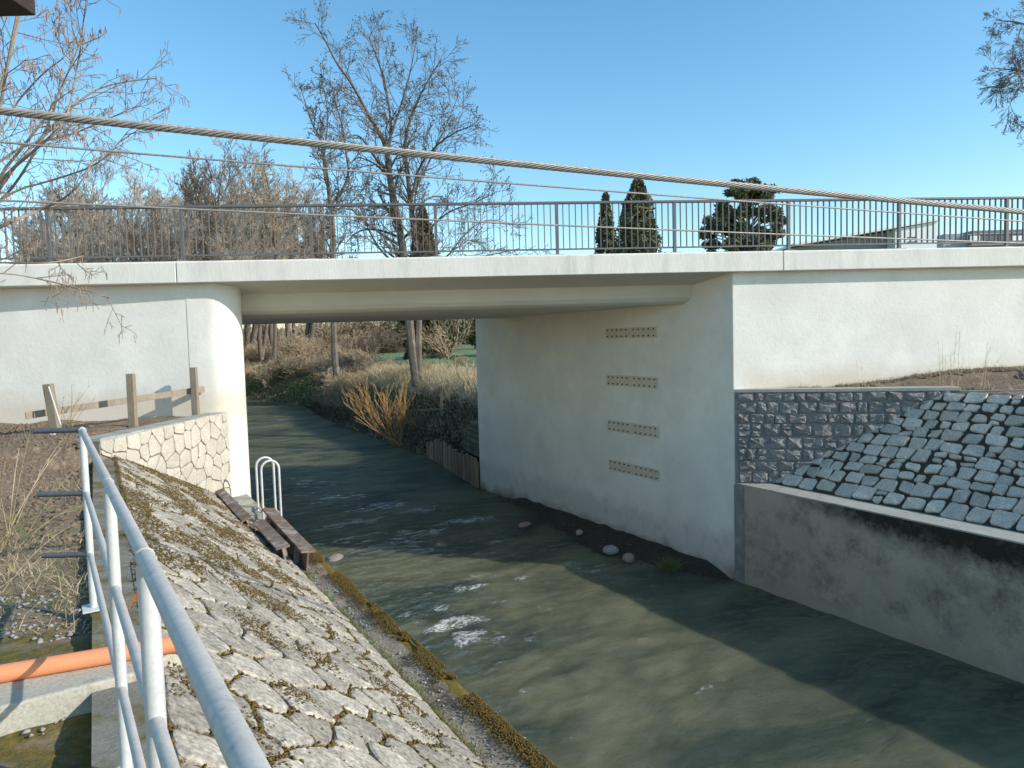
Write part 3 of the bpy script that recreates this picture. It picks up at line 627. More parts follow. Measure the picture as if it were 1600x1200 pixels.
mb = MB(); mb.prism([tuple(P2(-.26, .03)), tuple(P2(-.015, .03)), tuple(P2(-.015, -.3)), tuple(P2(-.26, -.3))], -1.2, 1.99); part('end_pilaster', mb, M['concrete'], rw, bevel=.01)
mb = MB(); 
for tj in (-9.2, -13.8): mb.prism([tuple(P2(tj, .02)), tuple(P2(tj+.02, .02)), tuple(P2(tj+.02, -.05)), tuple(P2(tj, -.05))], -1, 1.94)
part('joint_strip', mb, M['dark_joint'], rw)

# ------------------------------------------------------------------ scatter and branch builders
def blades(base, hgt, wid, lean, r, seg=2):
    """bent tapering blades; base (N,3), hgt (N,), wid (N,)"""
    N = len(base); az = r.uniform(0, 2*np.pi, N); fa = r.uniform(0, 2*np.pi, N); l = lean*r.uniform(.2, 1.2, N)
    out = np.stack([np.cos(az), np.sin(az), np.zeros(N)], 1); sd = np.stack([np.cos(fa), np.sin(fa), np.zeros(N)], 1); V = []
    for k in range(seg+1):
        f = k/seg; c = base+out*(hgt*l*f*f)[:, None]+np.array([0, 0, 1.])*(hgt*f*(1-.25*l*f))[:, None]; w = (wid*(1-f*.85))[:, None]; V += [c-sd*w, c+sd*w]
    V = np.stack(V, 1); k = 2*(seg+1); o = (np.arange(N)*k)[:, None]
    F = np.concatenate([np.stack([o[:, 0]+2*i, o[:, 0]+2*i+1, o[:, 0]+2*i+3, o[:, 0]+2*i+2], 1) for i in range(seg)])
    return V.reshape(-1, 3), F
def cards(cen, size, r, asp=.6, up=0.):
    N = len(cen); a = r.normal(size=(N, 3)); a[:, 2] *= (1-up); a /= np.linalg.norm(a, axis=1)[:, None]; c = r.normal(size=(N, 3)); c -= a*(a*c).sum(1)[:, None]; c /= np.linalg.norm(c, axis=1)[:, None]
    s = np.broadcast_to(size, (N,))[:, None]; V = np.stack([cen-a*s, cen+c*s*asp, cen+a*s, cen-c*s*asp], 1)
    return V.reshape(-1, 3), (np.arange(N)*4)[:, None]+np.arange(4)
OCT = np.array([(1, 0, 0), (0, 1, 0), (-1, 0, 0), (0, -1, 0), (0, 0, 1), (0, 0, -1)], float); OCF = np.array([(0, 1, 4), (1, 2, 4), (2, 3, 4), (3, 0, 4), (1, 0, 5), (2, 1, 5), (3, 2, 5), (0, 3, 5)])
def lumps(cen, size, r, flat=.5, nrm=None):
    N = len(cen); a = r.uniform(0, 6.28, N); s = np.asarray(size)*np.ones(N); V = OCT[None]*(1+r.uniform(-.35, .35, (N, 6, 1))); V = V*s[:, None, None]*np.array([1, 1, flat])
    x = V[..., 0]*np.cos(a)[:, None]-V[..., 1]*np.sin(a)[:, None]; y = V[..., 0]*np.sin(a)[:, None]+V[..., 1]*np.cos(a)[:, None]; V = np.stack([x, y, V[..., 2]], -1)
    if nrm is not None: V = np.einsum('nkj,ij->nki', V, nrm)
    V = V+cen[:, None, :]; return V.reshape(-1, 3), ((np.arange(N)*6)[:, None, None]+OCF[None]).reshape(-1, 3)
def stuff(name, VF, mt, label, cat, smooth=False):
    o = obj(name, mesh_np(name, VF[0], VF[1], mt, smooth)); return tag(o, label, cat, kind='stuff')
def stuff_part(name, VF, mt, root, org):
    o = obj(name, mesh_np(name, VF[0]-np.asarray(org), VF[1], mt), root); return o
class Twigs:
    def __init__(s): s.a = []; s.b = []; s.ra = []; s.rb = []; s.tips = []
    def seg(s, a, c, ra, rb): s.a.append(a); s.b.append(c); s.ra.append(ra); s.rb.append(rb)
    def line(s, pts, r0, r1):
        k = len(pts)-1
        for i in range(k): s.seg(pts[i], pts[i+1], r0+(r1-r0)*i/k, r0+(r1-r0)*(i+1)/k)
    def mesh(s, name, mt, org=(0, 0, 0), k=3):
        A = np.array(s.a)-np.array(org); B_ = np.array(s.b)-np.array(org); ra = np.array(s.ra); rb = np.array(s.rb); d = B_-A; L = np.linalg.norm(d, axis=1); L[L == 0] = 1; d /= L[:, None]
        ref = np.where(np.abs(d[:, 2:3]) < .9, np.array([[0, 0, 1.]]), np.array([[1., 0, 0]])); x = np.cross(d, ref); x /= np.linalg.norm(x, axis=1)[:, None]; y = np.cross(d, x); V = []
        A = A-d*(ra*.3)[:, None]
        for j in range(k):
            t = 2*np.pi*j/k; V.append(A+(x*math.cos(t)+y*math.sin(t))*ra[:, None])
        for j in range(k):
            t = 2*np.pi*j/k; V.append(B_+(x*math.cos(t)+y*math.sin(t))*rb[:, None])
        V = np.stack(V, 1).reshape(-1, 3); o = np.arange(len(A))*2*k
        F = np.concatenate([np.stack([o+j, o+(j+1) % k, o+k+(j+1) % k, o+k+j], 1) for j in range(k)])
        return mesh_np(name, V, F, mt, True)
def rv(r): return Vector((r.gauss(0, 1), r.gauss(0, 1), r.gauss(0, 1)))
def grow(T, p, d, L, r0, lev, P, r):
    """one branch and its children; P: kids per level, wob, up, ang, ratio, minr"""
    k = max(2, min(6, int(L/P['seg'])+1)); pts = [tuple(p)]; p = Vector(p); d = Vector(d).normalized(); dirs = [d.copy()]
    for i in range(k):
        d = (d+rv(r)*P['wob']+Vector((0, 0, P['up']))).normalized(); p = p+d*(L/k); pts.append(tuple(p)); dirs.append(d.copy())
    r1 = max(P['minr'], r0*.35); T.line(pts, max(r0, P['minr']), r1)
    if lev >= len(P['kids']): T.tips.append(pts[-1]); return
    nk = P['kids'][lev]
    for c in range(nk):
        f = P['start']+(1-P['start'])*(c+r.random())/nk; x = f*k; i = min(int(x), k-1); q = Vector(pts[i]).lerp(Vector(pts[i+1]), x-i); dd = dirs[i+1]
        perp = rv(r); perp = (perp-dd*perp.dot(dd)).normalized(); a = R_(r.uniform(*P['ang'])); cd_ = dd*math.cos(a)+perp*math.sin(a)
        grow(T, q, cd_, L*P['ratio']*(1.15-.6*f)*r.uniform(.7, 1.25), (r0+(r1-r0)*f)*.6, lev+1, P, r)
    T.tips.append(pts[-1])
def tree_from_limbs(name, label, cat, limbs, Y, P, mt, seed, spacing, blen, cones=.4, csize=.034, group=None):
    """limbs: (pixel polyline, r0, r1, depth drift) standing at distance Y; side shoots are grown along each limb"""
    r = random.Random(seed); base = None; trunk = MB(); T = Twigs()
    for li, (pts, r0, r1, dr) in enumerate(limbs):
        Q = []
        for i, (x, y) in enumerate(pts): f = i/(len(pts)-1); q = atY(x, y, Y); dY = dr*f; s = (Y+dY)/Y; q = EYE+(q-EYE)*s; Q.append(q)
        if base is None: base = Q[0].copy()
        # smooth the polyline
        for _ in range(2):
            R2 = [Q[0]]
            for a, c in zip(Q[:-1], Q[1:]): R2 += [a*.75+c*.25, a*.25+c*.75]
            R2.append(Q[-1]); Q = R2
        k = len(Q); rad = [r0+(r1-r0)*i/(k-1) for i in range(k)]
        trunk.tube(Q, rad, 7)
        acc = 0
        for i in range(1, k):
            L = np.linalg.norm(Q[i]-Q[i-1]); acc += L
            while acc > spacing:
                acc -= spacing*r.uniform(.7, 1.3)
                if Q[i][2] < P.get('zmin', 8): continue
                dd = Vector(Q[i]-Q[i-1]).normalized(); pp = rv(r); pp = (pp-dd*pp.dot(dd)).normalized(); a = R_(r.uniform(30, 65)); f = i/k
                grow(T, Q[i], dd*math.cos(a)+pp*math.sin(a), blen*(1.1-.55*f)*r.uniform(.5, 1.3), max(rad[i]*.45, P['minr']*1.3), 1, P, r)
        T.tips.append(tuple(Q[-1]))
    root = thing(name, label, cat, tuple(base), group)
    o = part('trunk', trunk, M['bark'], root, smooth=True); obj('crown', T.mesh('crown', mt, base), root)
    if cones:
        tip = np.array([q for q in T.tips if r.random() < cones]); g = np.random.default_rng(seed); tip = tip+g.normal(0, .08, tip.shape)
        stuff_part('cones', lumps(tip, g.uniform(.6, 1.3, len(tip))*csize, g, .9), M['cone'], root, base)
    return root

# ------------------------------------------------------------------ trees beyond the bridge
PA = dict(seg=.35, wob=.16, up=.05, ang=(25, 60), ratio=.55, minr=.0105, kids=[0, 5, 4], start=.2)
limbs = [([(652, 604), (646, 560), (640, 510), (632, 400), (620, 335), (611, 290), (607, 250), (602, 225), (592, 205)], .27, .10, 0),
         ([(592, 207), (575, 178), (550, 130), (526, 100), (508, 62), (492, 36)], .10, .02, -1.5), ([(605, 245), (613, 200), (602, 130), (590, 92), (576, 58)], .09, .02, 1.5),
         ([(603, 235), (622, 180), (640, 120), (651, 62)], .08, .015, 1.0), ([(603, 262), (588, 250), (568, 217), (554, 209), (528, 221)], .09, .02, -2),
         ([(655, 602), (653, 540), (655, 470), (651, 400), (643, 330), (637, 270), (630, 235), (642, 180), (666, 130), (690, 92)], .22, .02, .6),
         ([(643, 312), (653, 262), (682, 226), (712, 206), (738, 196)], .08, .015, -1.6), ([(650, 330), (664, 311), (690, 304), (706, 322)], .07, .015, 1.4), ([(648, 300), (672, 250), (700, 190), (716, 150)], .07, .012, 1.8),
         ([(652, 402), (668, 360), (700, 330), (740, 318), (775, 300)], .07, .012, -1.2), ([(660, 412), (700, 404), (722, 368), (760, 340), (802, 352)], .06, .012, 1.2), ([(662, 430), (710, 408), (760, 400), (812, 388)], .06, .012, -.5),
         ([(628, 385), (602, 370), (572, 348), (548, 325), (530, 318)], .09, .02, -1.2), ([(627, 372), (592, 358), (560, 359), (540, 380)], .08, .015, 1.5), ([(634, 420), (600, 400), (575, 360), (562, 320)], .07, .015, .8)]
tree_from_limbs('alder_tree', 'tall bare twin-trunked tree at the centre with leaning trunk and dark cones', 'tree', limbs, 38, PA, M['twig'], 4, .34, 2.3)
PB = dict(PA, minr=.016, seg=.45)
limbs = [([(526, 588), (522, 540), (521, 400), (520, 345), (515, 308), (512, 285), (508, 250), (500, 215), (486, 190), (470, 138)], .26, .02, 0),
         ([(518, 318), (535, 300), (546, 270), (541, 240), (536, 200), (524, 160), (517, 128)], .13, .02, 1), ([(514, 300), (505, 268), (508, 230), (514, 180), (504, 128)], .09, .02, -1), ([(521, 330), (545, 320), (565, 300), (580, 312)], .08, .02, 1.5), ([(520, 405), (495, 380), (485, 350), (470, 330)], .07, .02, -1)]
tree_from_limbs('alder_tree', 'slender dark bare tree left of the tall twin-trunked one', 'tree', limbs, 52, PB, M['twig'], 8, .42, 2.2, csize=.042)
limbs = [([(428, 590), (430, 505), (432, 430), (428, 350), (420, 290), (412, 262)], .22, .03, 0), ([(430, 400), (445, 350), (460, 310), (470, 285)], .1, .02, 1), ([(429, 380), (410, 340), (395, 310), (385, 290)], .1, .02, -1)]
tree_from_limbs('bare_tree', 'bare tree whose thin trunk shows under the bridge near the pier', 'tree', limbs, 72, dict(PB, minr=.02, seg=.5), M['tan_twig'], 12, .5, 3.2, cones=0)
# grove on the left
GP = dict(seg=.9, wob=.13, up=.10, ang=(18, 48), ratio=.50, minr=.0125, kids=[16, 9, 7, 3], start=.28)
grove = []; M['grove_twig'] = mat('grey_tan_twig', (.48, .40, .31), (.34, .285, .22), .3, .9, 0, 10, rand=.15)
for v in range(4):
    r = random.Random(40+v); T = Twigs(); tk = Twigs(); H = 15
    for s in range(1 if v % 2 else 2):
        d0 = Vector((r.uniform(-.12, .12), r.uniform(-.12, .12), 1)); grow(T, (0, 0, 0), d0, H*(.72 if s == 0 else .6), .20, 0, GP, r)
    mask = np.array(T.ra) > .075; t2 = Twigs(); t3 = Twigs()
    for i, f in enumerate(mask): (t2 if f else t3).seg(T.a[i], T.b[i], T.ra[i], T.rb[i])
    zmax = max(q[2] for q in T.b)
    grove.append((t2.mesh('trunk', M['bark'], k=6), t3.mesh('crown', M['grove_twig'] if v != 1 else M['twig']), zmax))
r = random.Random(2)
spots = [(30, 300, 62), (95, 285, 70), (150, 238, 66), (205, 262, 60), (262, 255, 72), (318, 242, 64), (372, 226, 82), (352, 262, 70), (412, 268, 86), (440, 292, 92), (470, 296, 96), (120, 320, 56), (285, 300, 58), (235, 330, 54), (395, 310, 76), (60, 350, 58), (330, 330, 60), (455, 330, 88)]
for i, (px, py, Y) in enumerate(spots):
    v = i % 4; tm, cm, zm = grove[v]; q = atY(px, py-14, Y); gz = 3.6; sc = (q[2]-gz)/zm
    t = thing('bare_tree', 'bare brown leafless tree in the grove behind the left of the bridge railing', 'tree', (q[0], Y, gz), 'bare trees of the left grove'); t.scale = (sc*1.1, sc*1.1, sc); t.rotation_euler.z = r.uniform(0, 6.28)
    obj('trunk', tm, t); obj('crown', cm, t)
# conifers
def conifer(label, px, py, Y, wpx, prof, mt, seed, count, size, gz=3.8):
    g = np.random.default_rng(seed); q = atY(px, py, Y); H = q[2]-gz; Wd = wpx*Y/FOC/2
    t = thing('conifer', label, 'tree', (q[0], Y, gz)); k = MB().tube([(0, 0, 0), (0, 0, H*.5), (0, 0, H*.97)], [Wd*.14, Wd*.08, .02], 7); obj('trunk', k.mesh('trunk', M['bark'], True), t)
    f = g.uniform(.02, 1, count)**.9; a = g.uniform(0, 6.28, count); rad = Wd*np.array([prof(x) for x in f]); lob = .72+1.0*np.abs(fbm(a*2.2+20, f*9, seed, 3))*1.9*(1.1-.4*f); rr = rad*lob*np.sqrt(g.uniform(.25, 1.05, count))
    cen = np.stack([rr*np.cos(a), rr*np.sin(a), f*H-(rr/Wd)*.05*H], 1); V, F = cards(cen, size*g.uniform(.6, 1.3, count), g, .45); obj('crown', mesh_np('crown', V, F, mt), t); return t
conifer('narrow open pointed conifer, the smaller of the two behind the railing', 946, 302, 66, 84, lambda f: (1-f)**.8*.95+.05, M['conifer'], 3, 4200, .26)
conifer('tall dense dark columnar conifer reaching above the railing', 996, 277, 62, 74, lambda f: min(1, (1-f)*4.0)**.6*(.82+.18*(1-f)), M['conifer'], 4, 12000, .24)
conifer('olive brown bushy conifer standing behind the tall twin-trunked tree', 660, 325, 58, 74, lambda f: min(1, (1-f)*1.8)**.7, M['conifer_brown'], 5, 9000, .26)
def pine(label, px, py, Y, clumps, seed, mt):
    g = np.random.default_rng(seed); gz = 3.8; top = atY(px, py, Y); t = thing('pine_tree', label, 'tree', (top[0], Y, gz)); org = np.array([top[0], Y, gz]); cen = []
    T = Twigs(); T.line([(0, 0, 0), (.1, 0, (top[2]-gz)*.5), (0, 0, (top[2]-gz)*.96)], .38, .08)
    for (x, y, rx, ry) in clumps:
        c = atY(x, y, Y+g.uniform(-1.5, 1.5))-org; R1 = np.array([rx, (rx+ry)/2, ry])*Y/FOC; nn = int(80+R1.prod()*560); p = g.normal(size=(nn, 3)); p /= np.linalg.norm(p, axis=1)[:, None]; p *= (g.uniform(.2, 1.08, nn)**.45)[:, None]; cen.append(c+p*R1); T.line([(0, 0, max(1, c[2]-1.6)), tuple(c*np.array([.5, .5, 1])+np.array([0, 0, -.5])), tuple(c)], .09, .03)
    cen = np.concatenate(cen); V, F = cards(cen, .26*g.uniform(.6, 1.3, len(cen)), g, .35); obj('trunk', T.mesh('trunk', M['bark'], k=6), t); obj('crown', mesh_np('crown', V, F, mt), t)
cl = []
g = random.Random(6)
for i in range(84):
    y = g.uniform(286, 405); f = (y-283)/122; hw = 16+42*min(1, f*1.7); x = 1170+g.uniform(-1, 1)*hw-10*f; cl.append((x, y, g.uniform(6, 17), g.uniform(4, 9)))
cl += [(1205, 296, 12, 7), (1150, 287, 10, 6), (1108, 345, 10, 7), (1100, 362, 9, 7), (1112, 382, 14, 8), (1220, 345, 9, 8)]
pine('broad irregular dark pine with ragged outline behind the railing', 1168, 283, 64, cl, 9, M['conifer'])
# right-hand tree: only its outer twigs reach into the picture
PR = dict(seg=.5, wob=.12, up=-.03, ang=(20, 48), ratio=.6, minr=.009, kids=[0, 7, 5, 3], start=.2, zmin=9)
limbs = [([(1760, 560), (1750, 420), (1740, 250), (1735, 120), (1730, 10)], .3, .1, 0), ([(1740, 250), (1690, 190), (1640, 150), (1600, 108), (1575, 112)], .10, .02, -1), ([(1738, 160), (1680, 90), (1620, 45), (1590, 34), (1560, 32)], .10, .015, 1), ([(1738, 200), (1690, 130), (1630, 112), (1590, 110), (1548, 106)], .09, .015, .5), ([(1742, 280), (1690, 230), (1640, 175), (1600, 128), (1578, 160)], .09, .015, -.6)]
tree_from_limbs('bare_tree', 'bare tree at the upper right corner with only twigs reaching into view', 'tree', limbs, 40, PR, M['twig'], 31, .5, 2.0, cones=0)

# ------------------------------------------------------------------ buildings beyond the road on the right
def wpt(x, y, Y): return atY(x, y, Y)
Yb = 95
a = wpt(1236, 388, Yb); bb_ = wpt(1386, 362, Yb); c_ = wpt(1450, 349, Yb); top_l, top_m, top_r = a[2], bb_[2], c_[2]
hall = thing('industrial_hall', 'white and grey hall with one sloping roof seen through the railing', 'building', (bb_[0], Yb, 3.8))
k = MB().add([(a[0], Yb, 3.8), (bb_[0], Yb, 3.8), (bb_[0], Yb, top_m), (a[0], Yb, top_l), (a[0], Yb+22, 3.8), (bb_[0], Yb+22, 3.8), (bb_[0], Yb+22, top_m), (a[0], Yb+22, top_l)], [(0, 1, 2, 3), (7, 6, 5, 4), (0, 4, 5, 1), (1, 5, 6, 2), (2, 6, 7, 3), (3, 7, 4, 0)]); part('grey_wall', k, M['greyclad'], hall)
k = MB().add([(bb_[0]+.02, Yb-2.0, 3.8), (c_[0], Yb-2, 3.8), (c_[0], Yb-2, top_r), (bb_[0]+.02, Yb-2, top_m), (bb_[0]+.02, Yb+20, 3.8), (c_[0], Yb+20, 3.8), (c_[0], Yb+20, top_r), (bb_[0]+.02, Yb+20, top_m)], [(0, 1, 2, 3), (7, 6, 5, 4), (0, 4, 5, 1), (1, 5, 6, 2), (2, 6, 7, 3), (3, 7, 4, 0)]); part('white_wall', k, M['cladding'], hall)
k = MB(); ov = .35
k.add([(a[0]-.5, Yb-2.4, top_l+.05), (c_[0]+.4, Yb-2.4, top_r+.05), (c_[0]+.4, Yb+22, top_r+.05), (a[0]-.5, Yb+22, top_l+.05), (a[0]-.5, Yb-2.4, top_l+ov), (c_[0]+.4, Yb-2.4, top_r+ov), (c_[0]+.4, Yb+22, top_r+ov), (a[0]-.5, Yb+22, top_l+ov)], [(3, 2, 1, 0), (4, 5, 6, 7), (0, 1, 5, 4), (1, 2, 6, 5), (2, 3, 7, 6), (3, 0, 4, 7)]); part('roof', k, M['cladding'], hall)
for (x0, x1, y0, y1) in ((1418, 1432, 370, 372.5), (1418, 1434, 377, 379)):
    p0 = wpt(x0, y1, Yb-2.02); p1 = wpt(x1, y0, Yb-2.02); k = MB().box(((p0[0]+p1[0])/2, Yb-2.03, (p0[2]+p1[2])/2), (abs(p1[0]-p0[0])/2, 0, 0), (0, .03, 0), (0, 0, (p1[2]-p0[2])/2)); part('window', k, M['glass'], hall)
p0 = wpt(1297, 384, Yb-.05); k = MB().box((p0[0], Yb-.05, 9), (2.0, 0, 0), (0, .06, 0), (0, 0, 5.2)); part('brown_panel', k, M['brownclad'], hall)
Yc = 120
f0 = wpt(1474, 366, Yc); f1 = wpt(1512, 362, Yc); f2 = wpt(1720, 360, Yc)
blk = thing('office_building', 'low flat-roofed grey building with window bands at the far right', 'building', (f1[0], Yc, 3.8))
k = MB().box(((f0[0]+f1[0])/2, Yc+8, (3.8+f0[2])/2), ((f1[0]-f0[0])/2, 0, 0), (0, 8, 0), (0, 0, (f0[2]-3.8)/2)); part('dark_wing', k, M['greyclad'], blk)
k = MB().box(((f1[0]+f2[0])/2+.05, Yc+8, (3.8+f1[2])/2), ((f2[0]-f1[0])/2, 0, 0), (0, 9, 0), (0, 0, (f1[2]-3.8)/2)); part('wall', k, M['brownclad'], blk)
for (y0, y1, mt, nm) in ((361, 366, M['cladding'], 'parapet'), (378, 384, M['cladding'], 'wall_band')):
    p0 = wpt(1512, y1, Yc-1.1); p1 = wpt(1715, y0, Yc-1.1); k = MB().box(((p0[0]+p1[0])/2, Yc-1.1, (p0[2]+p1[2])/2), ((p1[0]-p0[0])/2, 0, 0), (0, .1, 0), (0, 0, abs(p1[2]-p0[2])/2*.6)); part(nm, k, mt, blk)
for i in range(9):
    p0 = wpt(1516+i*22, 376, Yc-1.05); p1 = wpt(1531+i*22, 368, Yc-1.05); k = MB().box(((p0[0]+p1[0])/2, Yc-1.03, (p0[2]+p1[2])/2), (abs(p1[0]-p0[0])/2, 0, 0), (0, .05, 0), (0, 0, abs(p1[2]-p0[2])/2)); part('window', k, M['glass'] if i % 3 else M['cladding'], blk)

# ------------------------------------------------------------------ far bank vegetation
SP = dict(seg=.35, wob=.20, up=.05, ang=(20, 60), ratio=.55, minr=.008, kids=[6, 5, 2], start=.15)
shr = []
for v in range(4):
    r = random.Random(70+v); T = Twigs()
    for i in range(22):
        a = r.uniform(0, 6.28); d = Vector((math.cos(a)*r.uniform(.1, .9), math.sin(a)*r.uniform(.1, .9), 1)); rr_ = r.uniform(0, .5); grow(T, (math.cos(a)*rr_, math.sin(a)*rr_, -.1), d, r.uniform(.8, 1.7), .014, 0, SP, r)
    shr.append(T)
smesh = [T.mesh('bare_shrub', M['tan_twig'] if v != 2 else M['twig']) for v, T in enumerate(shr)]
def bank_pt(s, d, side=-1):
    """s metres along the right water line above the bridge, d metres away from the water"""
    acc = 0
    pts = RB[2:]
    for a, c in zip(pts[:-1], pts[1:]):
        L = np.linalg.norm(c-a)
        if acc+L > s: t = (c-a)/L; return a+t*(s-acc)+np.array([t[1], -t[0]])*d*(-side)
        acc += L
    return pts[-1]
r = random.Random(15)
gzf = lambda p: float(ground_z(np.array([p[0]]), np.array([p[1]]))[0])
pts_s = []
for i in range(60):
    s = r.uniform(2.5, 66); d = r.uniform(1.3, 6.5) if s < 40 else r.uniform(.6, 9); pts_s.append((s, d))
for i, (s, d) in enumerate(pts_s):
    p = bank_pt(s, d); sc = r.uniform(.55, 1.0)*(1.0 if s < 30 else 1.35)
    pxx = 800+FOC*p[0]/p[1]
    if pxx > 585: sc *= .42
    elif pxx > 540: sc *= .7
    o = obj('bare_shrub', smesh[i % 4], None, (p[0], p[1], gzf(p)-.05)); o.scale = (sc*1.15, sc*1.15, sc); o.rotation_euler.z = r.uniform(0, 6.28)
    tag(o, 'tangled leafless shrub growing on the river bank beyond the bridge', 'shrub', 'bare shrubs on the far river bank')
for i in range(16):                       # left bank upstream, seen past the pier
    s = r.uniform(20, 62); p = bank_pt(s, -(WEDGE+r.uniform(.5, 4))); sc = r.uniform(.9, 1.6)
    o = obj('bare_shrub', smesh[i % 4], None, (p[0], p[1], gzf(p)-.05)); o.scale = (sc, sc, sc); o.rotation_euler.z = r.uniform(0, 6.28)
    tag(o, 'leafless shrub overhanging the water just right of the pier edge', 'shrub', 'bare shrubs on the left bank upstream')
for i in range(26):                       # thicket closing the view where the river bends
    p = np.array([r.uniform(-62, -14), r.uniform(80, 100)]); sc = r.uniform(1.3, 2.2); o = obj('bare_shrub', smesh[i % 4], None, (p[0], p[1], gzf(p)-.1)); o.scale = (sc*1.2, sc*1.2, sc); o.rotation_euler.z = r.uniform(0, 6.28)
    tag(o, 'tall pale thicket bush closing the view where the river bends', 'shrub', 'thicket bushes at the river bend')
for i in range(20):                       # pale wood far behind the bend, between the tree trunks
    Y = r.uniform(105, 140); x = r.uniform(370, 600); q = atY(x, 540, Y); sc = r.uniform(2.2, 3.4); o = obj('bare_shrub', smesh[i % 4], None, (q[0], Y, 3.6)); o.scale = (sc*1.5, sc*1.5, sc); o.rotation_euler.z = r.uniform(0, 6.28)
    tag(o, 'tall pale thicket bush closing the view where the river bends', 'shrub', 'thicket bushes at the river bend')
# ivy and bramble cover on the bank face, dry grass on top
g = np.random.default_rng(23)
def scatter_bank(N, s0, s1, d0, d1, g, dens=None):
    s = g.uniform(s0, s1, N); d = g.uniform(d0, d1, N); P = np.array([bank_pt(a, c) for a, c in zip(s, d)])
    if dens is not None: k = fbm(P[:, 0]*dens, P[:, 1]*dens, 7, 3) > -.03; P = P[k]
    return np.concatenate([P, ground_z(P[:, 0], P[:, 1])[:, None]], 1)
P = scatter_bank(26000, .3, 40, .02, 1.35, g); P[:, 2] += g.uniform(0, .38, len(P))*g.uniform(0, 1, len(P)); stuff('ivy', cards(P, .055*g.uniform(.6, 1.4, len(P)), g, .7), M['ivy'], 'dark green ivy and brambles covering the steep river bank beyond the bridge', 'ivy')
P = scatter_bank(9000, 34, 66, .02, 5, g); P[:, 2] += g.uniform(0, .4, len(P)); stuff('ground_cover', cards(P, .10*g.uniform(.6, 1.4, len(P)), g, .6), M['grass'], 'green leafy ground cover along the bank near the river bend', 'ground cover')
P = scatter_bank(15000, 6, 60, 1.6, 7, g); P = P[(800+FOC*P[:, 0]/P[:, 1] < 660) | (g.uniform(size=len(P)) < .3)]; stuff('dry_grass', blades(P, g.uniform(.18, .45, len(P)), np.full(len(P), .018), .8, g), M['drygrass'], 'pale dry grass between the bank shrubs and the green meadow', 'grass')
P = scatter_bank(16000, .5, 40, .5, 3.6, g); stuff('dead_stems', blades(P, g.uniform(.25, .75, len(P)), np.full(len(P), .010), .9, g), M['drygrass'], 'thin pale dead stems standing among the bank brambles', 'stems')
# orange willow shoots
r = random.Random(5); base = atz(618, 694, .25); T = Twigs(); WPm = dict(seg=.4, wob=.07, up=.07, ang=(10, 28), ratio=.5, minr=.009, kids=[7, 3], start=.25)
for i in range(17):
    px = r.uniform(525, 655); py = 585+abs(px-595)*.35+r.uniform(-6, 50); q = atY(px, py, base[1]+r.uniform(-1.4, 1.0)); d = q-base; L = np.linalg.norm(d); grow(T, tuple(base+np.array([r.uniform(-.25, .25), r.uniform(-.25, .25), 0])), Vector(d), L*.92, .020, 0, WPm, r)
tag(obj('willow_bush', T.mesh('willow_bush', M['willow'], base), None, tuple(base)), 'orange-yellow willow shoots fanning up from the dark bank at the water', 'bush')
# evergreens at the far edge of the meadow
def evergreen(label, x, y0, y1, Y, wpx, seed):
    g = np.random.default_rng(seed); q = atY(x, y0, Y); H = q[2]-3.8; Wd = wpx*Y/FOC/2; nn = 5000; p = g.normal(size=(nn, 3)); p /= np.linalg.norm(p, axis=1)[:, None]; p *= (g.uniform(.3, 1.05, nn)**.5*(1+.2*np.sin(p[:, 0]*6)*np.sin(p[:, 2]*7)))[:, None]
    cen = p*np.array([Wd, Wd*.6, H/2])+np.array([0, 0, H/2]); V, F = cards(cen, .33, g, .5); o = obj('evergreen_shrub', mesh_np('evergreen_shrub', V, F, M['conifer']), None, (q[0], Y, 3.75)); tag(o, label, 'shrub')
evergreen('wide dark evergreen right of the leaning trunk at the meadow edge', 690, 470, 530, 105, 84, 1)
evergreen('dark evergreen closest to the abutment across the meadow', 752, 462, 530, 108, 70, 2)
evergreen('low dark evergreen mound left of the leaning trunk across the meadow', 622, 492, 530, 112, 70, 3)
for i in range(22):
    x = r.uniform(520, 760); q = atz(x, 534, 3.8); Y = r.uniform(118, 150); q = atY(x, 530, Y); sc = r.uniform(1.6, 3.2); o = obj('bare_shrub', smesh[i % 4], None, (q[0], Y, 3.8)); o.scale = (sc*1.3, sc*1.3, sc); o.rotation_euler.z = r.uniform(0, 6.28)
    tag(o, 'bare bush in the hedge row along the far edge of the meadow', 'shrub', 'hedge bushes beyond the meadow')
# hanging pale twigs in front of the evergreens
r = random.Random(8); T = Twigs(); root = atY(700, 560, 40); HP = dict(seg=.4, wob=.14, up=-.03, ang=(20, 45), ratio=.5, minr=.008, kids=[5, 4], start=.15)
for i in range(16): d = Vector((r.uniform(-.9, 1.0), r.uniform(-.6, .6), r.uniform(.5, 1.3))); grow(T, tuple(root), d, r.uniform(1.6, 2.8), .03, 0, HP, r)
tag(obj('arching_shrub', T.mesh('arching_shrub', M['tan_twig'], root), None, tuple(root)), 'pale arching shrub in front of the dark evergreens near the abutment', 'shrub')
